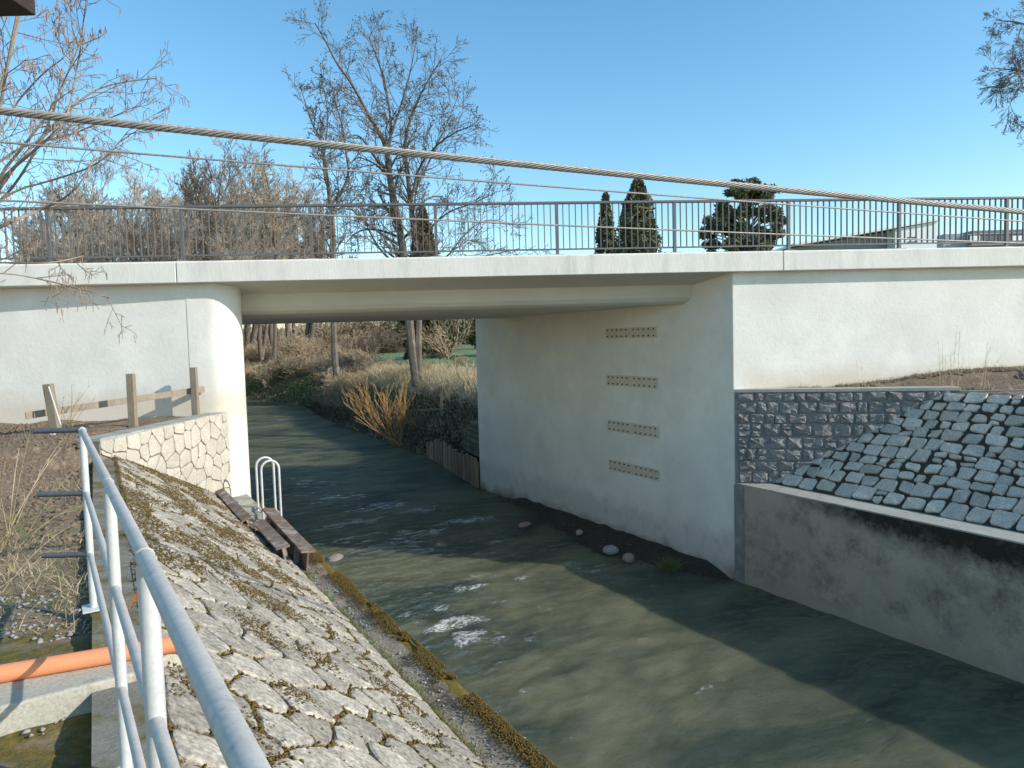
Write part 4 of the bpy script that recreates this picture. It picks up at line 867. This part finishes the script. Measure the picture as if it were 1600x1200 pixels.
# timber piles and old stones beside the abutment
piles = thing('pile_wall', 'brown upright timber piles holding the bank right behind the abutment', 'wall', tuple(P3(11.6, 0, 0))); r = random.Random(4)
for i in range(36):
    s = .12+i*.205; p = bank_pt(s, -.05); p2 = bank_pt(s+.01, -.05); t = (p2-p)/np.linalg.norm(p2-p); nn_ = np.array([t[1], -t[0]]); hz = .95+r.uniform(-.1, .07)-(.3*sstep(5.5, 7.4, np.array(s))).item(); L = .085+r.uniform(-.012, .01)
    k = MB().box((p[0]+nn_[0]*r.uniform(-.02, .02), p[1]+nn_[1]*r.uniform(-.02, .02), (hz-.8)/2), A3(t*L), A3(nn_*.04)+np.array([0, 0, r.uniform(-.002, .002)]), (r.uniform(-.015, .015), 0, (hz+.8)/2)); part('plank', k, M['plank'], piles, bevel=.01)
M['old_stone'] = mat('mossy_old_stone', (.20, .18, .14), (.12, .115, .08), 5, .95, .6, 30, c3=(.10, .10, .05), mask=(.45, .6), mscale=3, rand=.2)
old = thing('stone_wall', 'small mossy old masonry above the timber piles beside the abutment', 'wall', tuple(P3(11.8, -.5, 1)))
for row in range(6):
    s = .1+r.uniform(0, .15)
    while s < 3.0+r.uniform(-.3, .3):
        L = r.uniform(.22, .42); p = bank_pt(s+L/2, .42+row*.05); p2 = bank_pt(s+L/2+.01, .42+row*.05); t = (p2-p)/np.linalg.norm(p2-p); nn_ = np.array([t[1], -t[0]])
        k = MB().box((p[0], p[1], .98+row*.19), A3(t*(L/2-.012)), A3(nn_*.16), (0, 0, .083)); part('stone', k, M['old_stone'], old, bevel=.015); s += L
q = atz(690, 640, 2.4); k = MB().box((q[0], q[1], 2.8), (.05, 0, 0), (0, .05, 0), (.01, 0, .62)); o = obj('fence_post', k.mesh('fence_post', M['wood'], org=(q[0], q[1], 2.2)), None, (q[0], q[1], 2.2)); tag(o, 'short reddish wooden post among the shrubs near the abutment', 'post')
k = MB().box((q[0]-.45, q[1]-.1, 2.42), (.5, 0, .015), (0, .03, 0), (0, 0, .03)); o = obj('broken_rail', k.mesh('broken_rail', M['wood'], org=tuple(q)), None, tuple(q)); tag(o, 'pale broken wooden rail lying among shrubs below the short post', 'rail')
# ------------------------------------------------------------------ stones and plants in and by the water
def rock(label, px, py, z, sx, sy, sz, mt, seed):
    g = np.random.default_rng(seed); me = bpy.data.meshes.new('rock'); import bmesh
    bm = bmesh.new(); bmesh.ops.create_icosphere(bm, subdivisions=2, radius=1); off = g.uniform(0, 50)
    for v in bm.verts: k = 1+.5*float(fbm(np.array([v.co.x*1.3+off+v.co.z]), np.array([v.co.y*1.3+v.co.z*.7]), seed, 3)[0]); v.co = Vector((v.co.x*sx*k, v.co.y*sy*k, v.co.z*sz*k))
    bm.to_mesh(me); bm.free(); me.materials.append(mt); q = atz(px, py, z); o = obj('rock', me, None, (q[0], q[1], z)); o.rotation_euler.z = g.uniform(0, 3); tag(o, label, 'rock')
rock('angular pale white rock on the dark shoal by the abutment', 955, 860, .12, .20, .13, .12, M['pebble'], 1)
rock('pinkish rock beside the white one at the edge of the shoal', 982, 872, .10, .17, .12, .11, M['pinkrock'], 2)
rock('flat orange-brown stone in the water at the upstream tip of the shoal', 819, 820, .04, .22, .12, .07, M['pinkrock'], 3)
rock('low tan rock awash beside the mossy kerb below the steel beams', 522, 875, -.03, .50, .22, .07, M['rock'], 4)
rock('dark wet stone at the kerb just below the ladder', 449, 836, .0, .3, .22, .2, M['silt'], 5)
rock('small grey stone at the water edge under the lowest plate', 905, 832, .12, .12, .09, .07, M['rock'], 6)
M['brown_pebble'] = mat('wet_brown_pebble', (.16, .125, .10), (.09, .07, .06), 12, .7, .2, 60, rand=.2)
g = np.random.default_rng(3)
tt_ = g.uniform(.3, 9, 420); ww_ = g.uniform(.1, 1.7, 420)*np.exp(-((tt_-3.6)/4)**2); P = np.concatenate([C[None]+u*tt_[:, None]+n*ww_[:, None], (-.16+.36*sstep(-.6, .9, tt_)*sstep(10.6, 8.2, tt_)*np.exp(-(ww_/(.35+1.55*np.exp(-((tt_-3.6)/2.6)**2)))**2*1.4)+.01)[:, None]], 1)
P = P[:230]; stuff('pebbles', lumps(P, g.uniform(.012, .04, len(P)), g, .6), M['brown_pebble'], 'scattered wet pebbles on the dark silt shoal under the abutment', 'pebbles')
q = atz(1046, 888, .12); P = q+g.normal(0, .11, (240, 3))*np.array([1, 1, 0]); o = obj('grass_tuft', mesh_np('grass_tuft', *[x if i else x-q for i, x in enumerate(blades(P, g.uniform(.12, .3, 240), np.full(240, .008), 1.3, g))], M['grass']), None, tuple(q)); tag(o, 'green grass tuft growing on the shoal by the abutment corner', 'grass tuft')

# ------------------------------------------------------------------ ladder at the kerb
t_a = 2.85; lad = thing('ladder', 'white tubular ladder with two looped handles at the kerb beside the pier', 'ladder', tuple(P3(t_a, 8.45, 2.0)))
for dt in (0, .46):
    pts = [P3(t_a+dt, 8.72, 1.9), P3(t_a+dt, 8.72, 2.85)]
    for i in range(9): a = math.pi*i/8; pts.append(P3(t_a+dt, 8.565+.155*math.cos(a), 2.86+.155*math.sin(a)))
    pts += [P3(t_a+dt, 8.41, 2.85), P3(t_a+dt, 8.41, -.3)]
    part('handrail', MB().tube(pts, .021, 10), M['galv_white'], lad, smooth=True)
for z in (2.02, 1.72, 1.42, 1.12, .82, .52, .22): part('rung', MB().tube([P3(t_a, 8.41, z), P3(t_a+.46, 8.41, z)], .015, 8), M['galv_white'], lad, smooth=True)
part('cross_bar', MB().tube([P3(t_a, 8.72, 2.1), P3(t_a+.46, 8.72, 2.1)], .013, 8), M['galv_white'], lad, smooth=True)

# ------------------------------------------------------------------ rusty steel beams
def ibeam(label, A, B_, wd, ht, roll):
    A = np.asarray(A); B_ = np.asarray(B_); d = (B_-A)/np.linalg.norm(B_-A); s = np.cross(d, (0, 0, 1)); s /= np.linalg.norm(s); v = np.cross(s, d); s, v = s*math.cos(roll)+v*math.sin(roll), v*math.cos(roll)-s*math.sin(roll); c = (A+B_)/2; L = np.linalg.norm(B_-A)/2; th = .016
    t = thing('steel_beam', label, 'steel beam', tuple(c)); part('flange', MB().box(c+v*(ht/2), d*L, s*wd/2, v*th), M['rust'], t, bevel=.003); part('flange', MB().box(c-v*(ht/2), d*L, s*wd/2, v*th), M['rust'], t, bevel=.003); part('web', MB().box(c, d*(L-.002), s*.011, v*(ht/2-th)), M['rust'], t)
    for f in (-.72, -.1, .5): part('stiffener', MB().box(c+d*L*f, d*.007, s*(wd/2-.008), v*(ht/2-th)), M['rust'], t)
ibeam('rusty steel beam lying along the kerb nearest the water', P3(-.8, 8.84, 2.14), P3(2.2, 8.78, 2.15), .20, .28, -.12)
ibeam('rusty steel beam on the slope foot, left of the one on the kerb', P3(-.75, 9.13, 2.26), P3(.95, 9.13, 2.26), .18, .24, .12)
ibeam('rusty steel beam farthest upstream, its end against the cream wall', P3(1.1, 9.26, 2.31), P3(3.5, 9.32, 2.37), .15, .20, .3)
# ------------------------------------------------------------------ wooden barrier on the cream wall
fen = thing('wooden_barrier', 'weathered wooden barrier of three posts and one plank before the left wing wall', 'barrier', (-6.4, 12.3, 3.8))
def post(px0, py0, px1, py1, Y, z, w_, mt):
    A = atY(px1, py1, Y); A = np.array([A[0], Y, z-.35]); T_ = atY(px0, py0, Y); d = T_-A; L = np.linalg.norm(d); d /= L; s = np.cross(d, (0, 1, 0)); s /= np.linalg.norm(s); f = np.cross(s, d); part('post', MB().box((A+T_)/2, s*w_, f*w_*.9, d*L/2), mt, fen, bevel=.006); return T_
T1_ = post(75, 600, 92, 676, 11.7, 3.75, .062, M['wood']); T2_ = post(204, 584, 208, 664, 12.3, 3.8, .058, M['wood']); T3_ = post(302, 574, 307, 645, 13.64, 3.88, .054, M['wood'])
Pa = atY(42, 650, 11.6); Pb = atY(322, 608, 13.86); d = (Pb-Pa); L = np.linalg.norm(d); d /= L; s = np.cross(d, (0, 0, 1)); s /= np.linalg.norm(s)
part('plank', MB().box((Pa+Pb)/2+s*-.07, d*L/2, s*.013, np.cross(s, d)*.055), M['wood'], fen, bevel=.004)
Pa = atY(83, 690, 11.5); Pb = atY(78, 605, 11.62); e_ = atY(96, 660, 11.5); part('brace', MB().tube([atY(76, 604, 11.6), atY(95, 664, 11.5)], .012, 6), M['galv_white'], fen); 
k = MB().box(atY(84, 690, 11.4), (.035, 0, 0), (0, .035, 0), (0, 0, .14)); q = atY(84, 690, 11.4); tag(obj('marker_stake', k.mesh('marker_stake', M['galv_white'], org=tuple(q)), None, tuple(q)), 'short white stake in the soil below the leftmost barrier post', 'stake')

# ------------------------------------------------------------------ orange pipe on its concrete sill
z_p = 3.613; pL = atz(0, 1053, z_p); pR = atz(292, 1003, z_p); d = (pR-pL)/np.linalg.norm(pR-pL); pL2 = pL-d*1.6
pipe = thing('drain_pipe', 'bright orange plastic pipe lying across the ground behind the handrail', 'pipe', tuple(pL))
k = MB(); k.tube([pL2, pR], .041, 28, cap=False); k.tube([pR, pL2], .037, 28, cap=False); part('tube', k, M['orange'], pipe, smooth=True)
part('end_cap', MB().tube([pR-d*.01, pR-d*.004], .0365, 24), M['orange'], pipe)
fL = atz(-160, 1150, 3.56); fR = atz(222, 1052, 3.56); bL = pL2+np.array([0, .16, 0]); bR = pR+d*-.05+np.array([.02, .10, 0])
k = MB().prism([(fL[0], fL[1]), (fR[0], fR[1]), (bR[0], bR[1]), (bL[0], bL[1])], 3.3, 3.572); M['cream_conc'] = mat('cream_concrete', (.50, .46, .36), (.42, .39, .32), 4, .9, .4, 50, c3=(.34, .31, .25), mask=(.55, .7), mscale=6)
o = obj('concrete_sill', k.mesh('concrete_sill', M['cream_conc'], org=tuple(fL)), None, tuple(fL)); tag(o, 'pale concrete sill under the orange pipe', 'sill'); md = o.modifiers.new('edge', 'BEVEL'); md.width = .012; md.segments = 2

# ------------------------------------------------------------------ foreground handrail
A_ = np.array([-2.555, 4.36]); N_ = atz(390, 1200, 4.62)[:2]; dr_ = (N_-A_)/np.linalg.norm(N_-A_)
hr = thing('handrail', 'galvanised tube handrail with three rails running along the top of the bank', 'handrail', (A_[0], A_[1], 3.5))
H3 = lambda s, z, off=0: np.array([A_[0]+dr_[0]*s+dr_[1]*off, A_[1]+dr_[1]*s-dr_[0]*off, z])
sP2 = float(np.linalg.norm(atz(167, 757, 4.62)[:2]-A_)); sP3 = float(np.linalg.norm(atz(229, 874, 4.62)[:2]-A_)); END = sP3+2.6
part('top_rail', MB().tube([H3(0, 4.62), H3(sP3-.05, 4.62)], .0170, 20), M['galv'], hr, smooth=True)
part('top_rail', MB().tube([H3(sP3-.06, 4.62), H3(sP3-.045, 4.62), H3(END, 4.62)], [.0175, .0195, .0195], 24), M['galv'], hr, smooth=True)
for z, s0 in ((4.245, 0), (3.875, 0)):
    part('mid_rail', MB().tube([H3(0, z), H3(sP3, z)], .0150, 18), M['galv'], hr, smooth=True)
    part('mid_rail', MB().tube([H3(sP3, z), H3(sP3+.02, z), H3(END, z)], [.015, .0165, .0165], 18), M['galv'], hr, smooth=True)
for i, s_ in enumerate((0, sP2, sP3, sP3+1.3)):
    part('post', MB().tube([H3(s_, 3.50), H3(s_, 4.61)], .0200 if i != 2 else .0222, 20), M['galv_white'], hr, smooth=True)
    part('foot_plate', MB().box(H3(s_, 3.548), A3(dr_*.07), A3(np.array([dr_[1], -dr_[0]])*.06), (0, 0, .006)), M['galv_white'], hr)
    for z in ((4.62, 4.245, 3.875) if i in (1, 2) else ()):
        ring = []
        rr_ = .0180 if z > 4.5 else .0165
        if i == 2: rr_ += .003
        part('weld_ring', MB().tube([H3(s_-.028, z), H3(s_-.024, z), H3(s_-.020, z)], [rr_-.001, rr_+.0012, rr_-.001], 20), M['galv'], hr, smooth=True)
part('flat_bar', MB().box(H3(sP3-.09, 4.06, -.02), A3(dr_*.004), A3(np.array([dr_[1], -dr_[0]])*.012), (0, 0, .54)), M['galv_white'], hr)
M['dark_galv'] = mat('dull_dark_steel', (.13, .14, .15), (.10, .11, .12), 14, .6, .2, 60, metal=.2, spec=.4)
for z in (4.625, 4.245, 3.875): part('side_rail', MB().tube([H3(-.0, z)+np.array([-.015, .0, 0]), H3(0, z)+np.array([-.285, -.0, .0])], .0165, 16), M['dark_galv'], hr, smooth=True)
part('corner_joint', MB().tube([H3(-.03, 4.62), H3(.03, 4.62)], .0215, 18), M['galv_white'], hr, smooth=True)
# curled dead leaf caught on the post
q = atY(214, 936, 1.95); k = MB(); gx_ = []
for i in range(5):
    for j in range(3):
        f = i/4-.5; w_ = .014*math.cos(f*3.0)+.002; k.v.append((q[0]+f*.035+(j-1)*w_*.7, q[1]+(j-1)*w_*.3+.006*math.cos(f*4), q[2]+f*.055+(j != 1)*.007))
k.f = [(i*3+j, i*3+j+1, i*3+j+4, i*3+j+3) for i in range(4) for j in range(2)]
o = obj('dead_leaf', k.mesh('dead_leaf', M['leaf'], True, tuple(q)), None, tuple(q)); tag(o, 'curled brown leaf caught beside the handrail post', 'leaf')

# ------------------------------------------------------------------ steel ropes of the footbridge
def rope_pts(px, Ys, ext):
    Q = [atY(x, y, Y) for (x, y), Y in zip(px, Ys)]; Q = np.array(Q); s = np.linspace(-ext, 1+ext, 60); c0 = np.polyfit([0, .5, 1], Q, 2)
    # project the middle point to where it falls along the span
    f = np.linalg.norm(Q[1]-Q[0])/np.linalg.norm(Q[2]-Q[0]); c0 = np.linalg.solve(np.array([[0, 0, 1], [f*f, f, 1], [1, 1, 1]]), Q); return s, np.stack([s*s, s, np.ones_like(s)], 1)@c0
s_, P = rope_pts([(0, 173), (780, 253), (1600, 331)], [3.45, 4.15, 5.25], .35)
rope = thing('steel_rope', 'thick twisted steel rope slanting across the view above the bridge', 'rope', tuple(P[30]))
seg = np.linalg.norm(np.diff(P, axis=0), axis=1); cum = np.concatenate([[0], np.cumsum(seg)]); Lr = cum[-1]; ss = np.arange(0, Lr, .016); Pc = np.stack([np.interp(ss, cum, P[:, k]) for k in range(3)], 1)
tn = np.gradient(Pc, axis=0); tn /= np.linalg.norm(tn, axis=1)[:, None]; sx = np.cross(tn, np.array([0, 0, 1.])); sx /= np.linalg.norm(sx, axis=1)[:, None]; sy = np.cross(sx, tn); RO, RS, PITCH_ = .0136, .0066, .235
for kx in range(6):
    ph = 2*np.pi*ss/PITCH_+kx*np.pi/3; cen = Pc+sx*(RO*np.cos(ph))[:, None]+sy*(RO*np.sin(ph))[:, None]; V = []
    for j in range(6):
        a = 2*np.pi*j/6; V.append(cen+sx*(RS*math.cos(a))+sy*(RS*math.sin(a)))
    V = np.stack(V, 1); i = np.arange(len(ss)-1); o6 = i*6; F = np.concatenate([np.stack([o6+j, o6+(j+1) % 6, o6+6+(j+1) % 6, o6+6+j], 1) for j in range(6)]); obj('strand', mesh_np('strand', V.reshape(-1, 3)-np.array(rope.location), F, M['rope'], True), rope)
obj('core', MB().tube(list(Pc[::6]-np.array(rope.location)), .0085, 6).mesh('core', M['darkwood']), rope)
for lab, px, Ys in (('thin steel rope just below the thick twisted one', [(0, 222), (700, 279), (1600, 346)], [3.45, 4.1, 5.25]), ('thin steel rope crossing the bridge railing, lowest of the three ropes', [(0, 313), (800, 349), (1600, 380)], [3.45, 4.2, 5.25])):
    s_, P = rope_pts(px, Ys, .35); k = MB().tube(list(P), .0052, 6); o = obj('steel_rope', k.mesh('steel_rope', M['rope'], True, tuple(P[30])), None, tuple(P[30])); tag(o, lab, 'rope')
# end of an overhead timber at the corner of the picture
q = atY(36, 11, 2.2); tf = thing('timber_frame', 'dark timber end poking in at the top left corner', 'timber', (q[0]-1.0, 2.2, 3.5))
part('beam', MB().box((q[0]-.9, 2.2, q[2]+.06), (.9, 0, 0), (0, .06, 0), (0, 0, .06)), M['darkwood'], tf, bevel=.004); part('post', MB().box((q[0]-1.7, 2.2, (3.4+q[2])/2), (.06, 0, 0), (0, .055, 0), (0, 0, (q[2]-3.4)/2)), M['darkwood'], tf)

# ------------------------------------------------------------------ hazel reaching in from the left
r = random.Random(19); HZ = dict(seg=.22, wob=.12, up=.01, ang=(22, 60), ratio=.52, minr=.0028, kids=[0, 4, 2], start=.15); T = Twigs(); thick = MB(); hb = np.array([-9.6, 8.2, 3.6])
hl = [([(-60, 470), (-10, 285), (40, 225), (85, 165), (130, 55)], 6.6, .022), ([(-80, 420), (20, 262), (60, 218), (130, 150), (175, 130), (245, 122)], 7.2, .020), ([(-90, 400), (0, 280), (60, 230), (105, 190), (120, 110), (128, 60)], 6.8, .020), ([(-60, 300), (-5, 200), (15, 80), (35, -20)], 5.2, .022), ([(-50, 250), (5, 130), (30, 30), (40, -30)], 5.6, .018),
      ([(-80, 390), (20, 345), (60, 330), (120, 300), (150, 240)], 7.0, .026), ([(-70, 380), (10, 300), (90, 280), (160, 255), (200, 205)], 7.6, .018), ([(-90, 430), (0, 425), (60, 435), (120, 450), (172, 466)], 6.6, .009), ([(-90, 410), (10, 410), (80, 412), (130, 400)], 6.2, .012), ([(-80, 360), (0, 320), (50, 250), (90, 160), (95, 110)], 7.0, .02), ([(-60, 350), (10, 180), (60, 120), (100, 90)], 7.4, .016), ([(-70, 320), (20, 230), (100, 215), (160, 190), (215, 165)], 7.8, .016)]
for pts, Y, r0 in hl:
    Q = [hb+np.array([0, 0, .1])]+[atY(x, y, Y+r.uniform(-.3, .3)) for x, y in pts]
    for _ in range(2):
        R2 = [Q[0]]
        for a, c in zip(Q[:-1], Q[1:]): R2 += [a*.75+c*.25, a*.25+c*.75]
        R2.append(Q[-1]); Q = R2
    k = len(Q); thick.tube(Q, [r0+(.004-r0)*i/(k-1) for i in range(k)], 7)
    for i in range(4, k):
        for _ in range(1 if i > 5 and r.random() < (.8 if Q[i][2] > 6.9 else .3) else 0):
            dd = Vector(Q[i]-Q[i-1]).normalized(); pp = rv(r); pp = (pp-dd*pp.dot(dd)).normalized(); a = R_(r.uniform(25, 60)); f = Vector(Q[i-1]).lerp(Vector(Q[i]), r.random()); grow(T, tuple(f), dd*math.cos(a)+pp*math.sin(a), r.uniform(.22, .62), .005, 1, HZ, r)
    T.tips.append(tuple(Q[-1]))
hz = thing('hazel_bush', 'bare hazel with hanging pinkish catkins reaching in from the left', 'bush', tuple(hb)); part('stems', thick, M['hazel'], hz, smooth=True); obj('twigs', T.mesh('twigs', M['hazel'], hb), hz)
g = np.random.default_rng(77); tip = np.array(T.tips); tip = tip[g.uniform(size=len(tip)) < .5]; K = Twigs()
for q in tip:
    for j in range(g.integers(1, 3)):
        L = g.uniform(.035, .075); o_ = g.normal(0, .012, 3); K.seg(q+o_, q+o_+np.array([g.normal(0, .008), g.normal(0, .008), -L]), .0042, .0034)
obj('catkins', K.mesh('catkins', M['catkin'], hb), hz)

# ------------------------------------------------------------------ small growth: moss, grass, litter, dry stems
g = np.random.default_rng(14)
cen = []
for p in polys_l:                            # moss cushions in the joints of the paved bank, and patches over the stones
    for i in range(len(p)):
        a = np.array(p[i]); c = np.array(p[(i+1) % len(p)]); L = np.linalg.norm(c-a); k = g.poisson(L*95)
        if k: f = g.uniform(0, 1, k); cen.append(a[None]+(c-a)[None]*f[:, None]+g.normal(0, .011, (k, 2)))
cen = np.concatenate(cen); ms = fbm(cen[:, 0]*.9, cen[:, 1]*1.6, 12, 4)+.26*sstep(-6.5, -1, cen[:, 0])*sstep(.4, 1.4, cen[:, 1])-.02; cen = cen[g.uniform(-.16, .14, len(cen)) < ms]
ex = np.stack([g.uniform(T0+1, T1, 60000), g.uniform(.2, LS, 60000)], 1); me_ = fbm(ex[:, 0]*1.7, ex[:, 1]*2.4, 33, 5)+.20*sstep(-5.5, -1.5, ex[:, 0])*sstep(.4, 1.3, ex[:, 1]); ex = ex[me_ > g.uniform(.06, .21, len(me_))]
def on_slope(p, hgt): return o_l[None]+ax[None]*p[:, :1]+ay[None]*p[:, 1:2]+az[None]*np.asarray(hgt).reshape(-1, 1)
ok = lambda p: p[((p[:, 0]-qa[0])*nn[0]+(p[:, 1]-qa[1])*nn[1]) < 0]
cen = ok(cen); ex = ok(ex); print('moss', len(cen), len(ex)); RM = np.stack([ax, ay, az], 1)
V1, F1 = lumps(on_slope(cen, g.uniform(.012, .04, len(cen))), g.uniform(.004, .015, len(cen))*g.uniform(.7, 1.3, len(cen)), g, .75, RM); V2_, F2 = lumps(on_slope(ex, g.uniform(.046, .056, len(ex))), g.uniform(.004, .012, len(ex)), g, .5, RM)
stuff('moss', (np.concatenate([V1, V2_]), np.concatenate([F1, F2+len(V1)])), M['moss'], 'golden brown moss cushions in the joints of the sunlit stone bank', 'moss')
N = 42000; tk = g.uniform(-9, 3, N); wk = WEDGE+np.abs(g.normal(0, .085, N)); k = fbm(tk*1.6, wk*3, 44, 4) > -.08; tk = tk[k]; wk = wk[k]; P = np.concatenate([C[None]+u*tk[:, None]+n*wk[:, None], (1.99+g.uniform(0, .02, len(tk)))[:, None]], 1)
stuff('moss_edging', lumps(P, g.uniform(.003, .011, len(P)), g, .7), M['moss'], 'golden moss crusting the water edge of the left kerb', 'moss')
N = 7000; tk = g.uniform(-9.5, 1, N); wk = WTOE+g.normal(-.03, .045, N); k = fbm(tk*.9, tk*0+3.3, 45, 3) > .02; tk = tk[k]; wk = wk[k]; P = np.concatenate([C[None]+u*tk[:, None]+n*wk[:, None], np.full((len(tk), 1), 1.965)], 1)
stuff('grass', blades(P, g.uniform(.03, .11, len(P)), np.full(len(P), .0035), 1.2, g), M['grass'], 'green grass sprouting in the gap between kerb and stone bank', 'grass')
N = 900; tk = g.uniform(-9, 1, N); wk = WEDGE+g.uniform(.12, .5, N); P = np.concatenate([C[None]+u*tk[:, None]+n*wk[:, None], np.full((N, 1), 1.965)], 1); stuff('grit', lumps(P, g.uniform(.005, .02, N)*g.uniform(.5, 1.3, N), g, .6), M['pebble'], 'pale grit and chips strewn on the left kerb', 'grit')
# left ground: pebbles, tufts, dry litter
N = 5200; X = g.uniform(-4.6, -1.2, N); Y = g.uniform(1.6, 4.9, N); k = (fbm(X*1.4, Y*1.4, 66, 3) > .0) & (tw(X, Y)[1] > WTOP+.27) & ~((Y > 3.35) & (Y < 4.1) & (X < -1.7)); X = X[k]; Y = Y[k]; stuff('gravel', lumps(np.stack([X, Y, ground_z(X, Y)+.006], 1), g.uniform(.004, .022, len(X)), g, .55), M['pebble'], 'pale gravel scattered on the mossy ground by the handrail', 'gravel')
N = 15000; X = g.uniform(-9, -2.4, N); Y = g.uniform(4.2, 9.5, N); den = fbm(X*.9, Y*.9, 67, 4)-.055*(Y-6.0); k = (den > -.02) & (tw(X, Y)[1] > WTOP+.3); X = X[k]; Y = Y[k]; stuff('dry_grass', blades(np.stack([X, Y, ground_z(X, Y)-.01], 1), g.uniform(.04, .20, len(X)), np.full(len(X), .0035), 2.2, g), M['drygrass'], 'matted pale dry grass on the soil left of the handrail', 'grass')
N = 5000; X = g.uniform(-7, -2.4, N); Y = g.uniform(4.3, 8, N); k = (fbm(X*1.3, Y*1.3, 68, 3) > .10) & (tw(X, Y)[1] > WTOP+.3); X = X[k]; Y = Y[k]; stuff('grass', blades(np.stack([X, Y, ground_z(X, Y)-.01], 1), g.uniform(.04, .13, len(X)), np.full(len(X), .004), 1.5, g), M['grass'], 'green grass tufts among the dry grass left of the handrail', 'grass')
N = 9000; X = g.uniform(-11, -3, N); Y = g.uniform(6, 13.6, N); k = (tw(X, Y)[1] > WTOP+.3); X = X[k]; Y = Y[k]; stuff('soil_clods', lumps(np.stack([X, Y, ground_z(X, Y)], 1), g.uniform(.008, .045, len(X)), g, .7), bpy.data.materials['bare_soil'], 'crumbled brown soil clods before the left wing wall', 'soil')
r = random.Random(51)
def dry_plant(label, base, tips, r0, name='dry_plant', side=6):
    T = Twigs(); base = np.asarray(base)
    for tp in tips:
        tp = np.asarray(tp); b0 = base+np.array([r.uniform(-.08, .08), r.uniform(-.08, .08), -.02]); mid = (b0+tp)/2+np.array([0, 0, np.linalg.norm(tp-b0)*r.uniform(.08, .22)]); pts = [tuple((1-f)**2*b0+2*f*(1-f)*mid+f*f*tp) for f in np.linspace(0, 1, 9)]; T.line(pts, r0, r0*.4)
        for _ in range(side):
            i = r.randint(3, 7); d = Vector(np.array(pts[i+1])-np.array(pts[i])); pp = rv(r)*.35*d.length; e = Vector(pts[i])+(d+pp).normalized()*r.uniform(.04, .14); T.seg(pts[i], tuple(e), r0*.5, r0*.3)
    tag(obj(name, T.mesh(name, M['drygrass'], base), None, tuple(base)), label, 'dry plant')
B0 = atz(20, 850, 3.55); dry_plant('pale dead stalks arching left of the handrail corner post', B0, [atY(x, y, B0[1]+dy) for x, y, dy in ((48, 672, .1), (105, 680, .5), (112, 740, .2), (100, 780, .0), (130, 790, .3), (30, 700, .4), (-20, 690, .2), (8, 720, -.2), (-30, 760, .2), (120, 830, .1), (95, 700, .9), (60, 780, -.3))], .0055, side=3)
B0 = atz(-20, 930, 3.5); dry_plant('low sprawling dead stalks in front of the taller ones at the left edge', B0, [atY(x, y, B0[1]+dy) for x, y, dy in ((60, 840, .2), (115, 855, .4), (40, 800, .1), (90, 890, .0), (20, 820, -.1), (125, 815, .6), (-10, 800, .3))], .0045, side=3)
B0 = atz(105, 672, 3.8); dry_plant('thin bare weeds between the barrier posts before the left wing wall', B0, [atY(x, y, B0[1]+dy) for x, y, dy in ((112, 600, .0), (100, 612, .2), (126, 612, .1), (145, 598, .2), (132, 628, 0), (90, 630, .1), (150, 622, .2))], .006, side=5)
for px, tops, lab in ((1474, ((1466, 530), (1472, 528), (1478, 560)), 'grey dead weed with forked seed heads, left one on the right soil ledge'), (1497, ((1496, 508), (1500, 512), (1484, 546), (1506, 560)), 'tallest thin dead weed on the right soil ledge'), (1540, ((1543, 534), (1548, 540), (1538, 562), (1565, 556)), 'thin dead weed at the right end of the soil ledge'), (1347, ((1346, 566), (1336, 552), (1352, 580)), 'short dead weed at the left end of the right soil ledge')):
    q = atpl(px, 590, C+WN*.12, WN); Yw = q[1]+.25; bq = atY(px, 590, Yw); gz = gzf((bq[0], Yw)); dry_plant(lab, (bq[0], Yw, gz), [atY(x, y, Yw+r.uniform(-.05, .05)) for x, y in tops], .0045, side=7)
N = 9000; lw_ = g.uniform(.9, 7, N); ow_ = g.uniform(-1.6, -.16, N); X = C[0]+WD[0]*lw_+WN[0]*ow_; Y = C[1]+WD[1]*lw_+WN[1]*ow_; k = ((X-FA[0])*m[0]+(Y-FA[1])*m[1] < .24) & (fbm(X*1.6, Y*1.6, 70, 3) > -.08); X = X[k]; Y = Y[k]; zz = ground_z(X, Y)
stuff('soil_clods', lumps(np.stack([X, Y, zz], 1), g.uniform(.01, .05, len(X)), g, .7), bpy.data.materials['bare_soil'], 'crumbled brown soil clods on the ledge under the right wing wall', 'soil')
k = g.uniform(size=len(X)) < .55; X = X[k]; Y = Y[k]; zz = zz[k]; stuff('dry_grass', blades(np.stack([X, Y, zz-.01], 1), g.uniform(.04, .15, len(X)), np.full(len(X), .005), 1.3, g), M['drygrass'], 'thin dry grass on the soil ledge under the right wing wall', 'grass')
k = g.uniform(size=len(X)) < .25; stuff('grass', blades(np.stack([X[k], Y[k], zz[k]-.01], 1), g.uniform(.04, .10, k.sum()), np.full(k.sum(), .006), 1.2, g), M['grass'], 'sparse green weeds on the soil ledge under the right wing wall', 'grass')
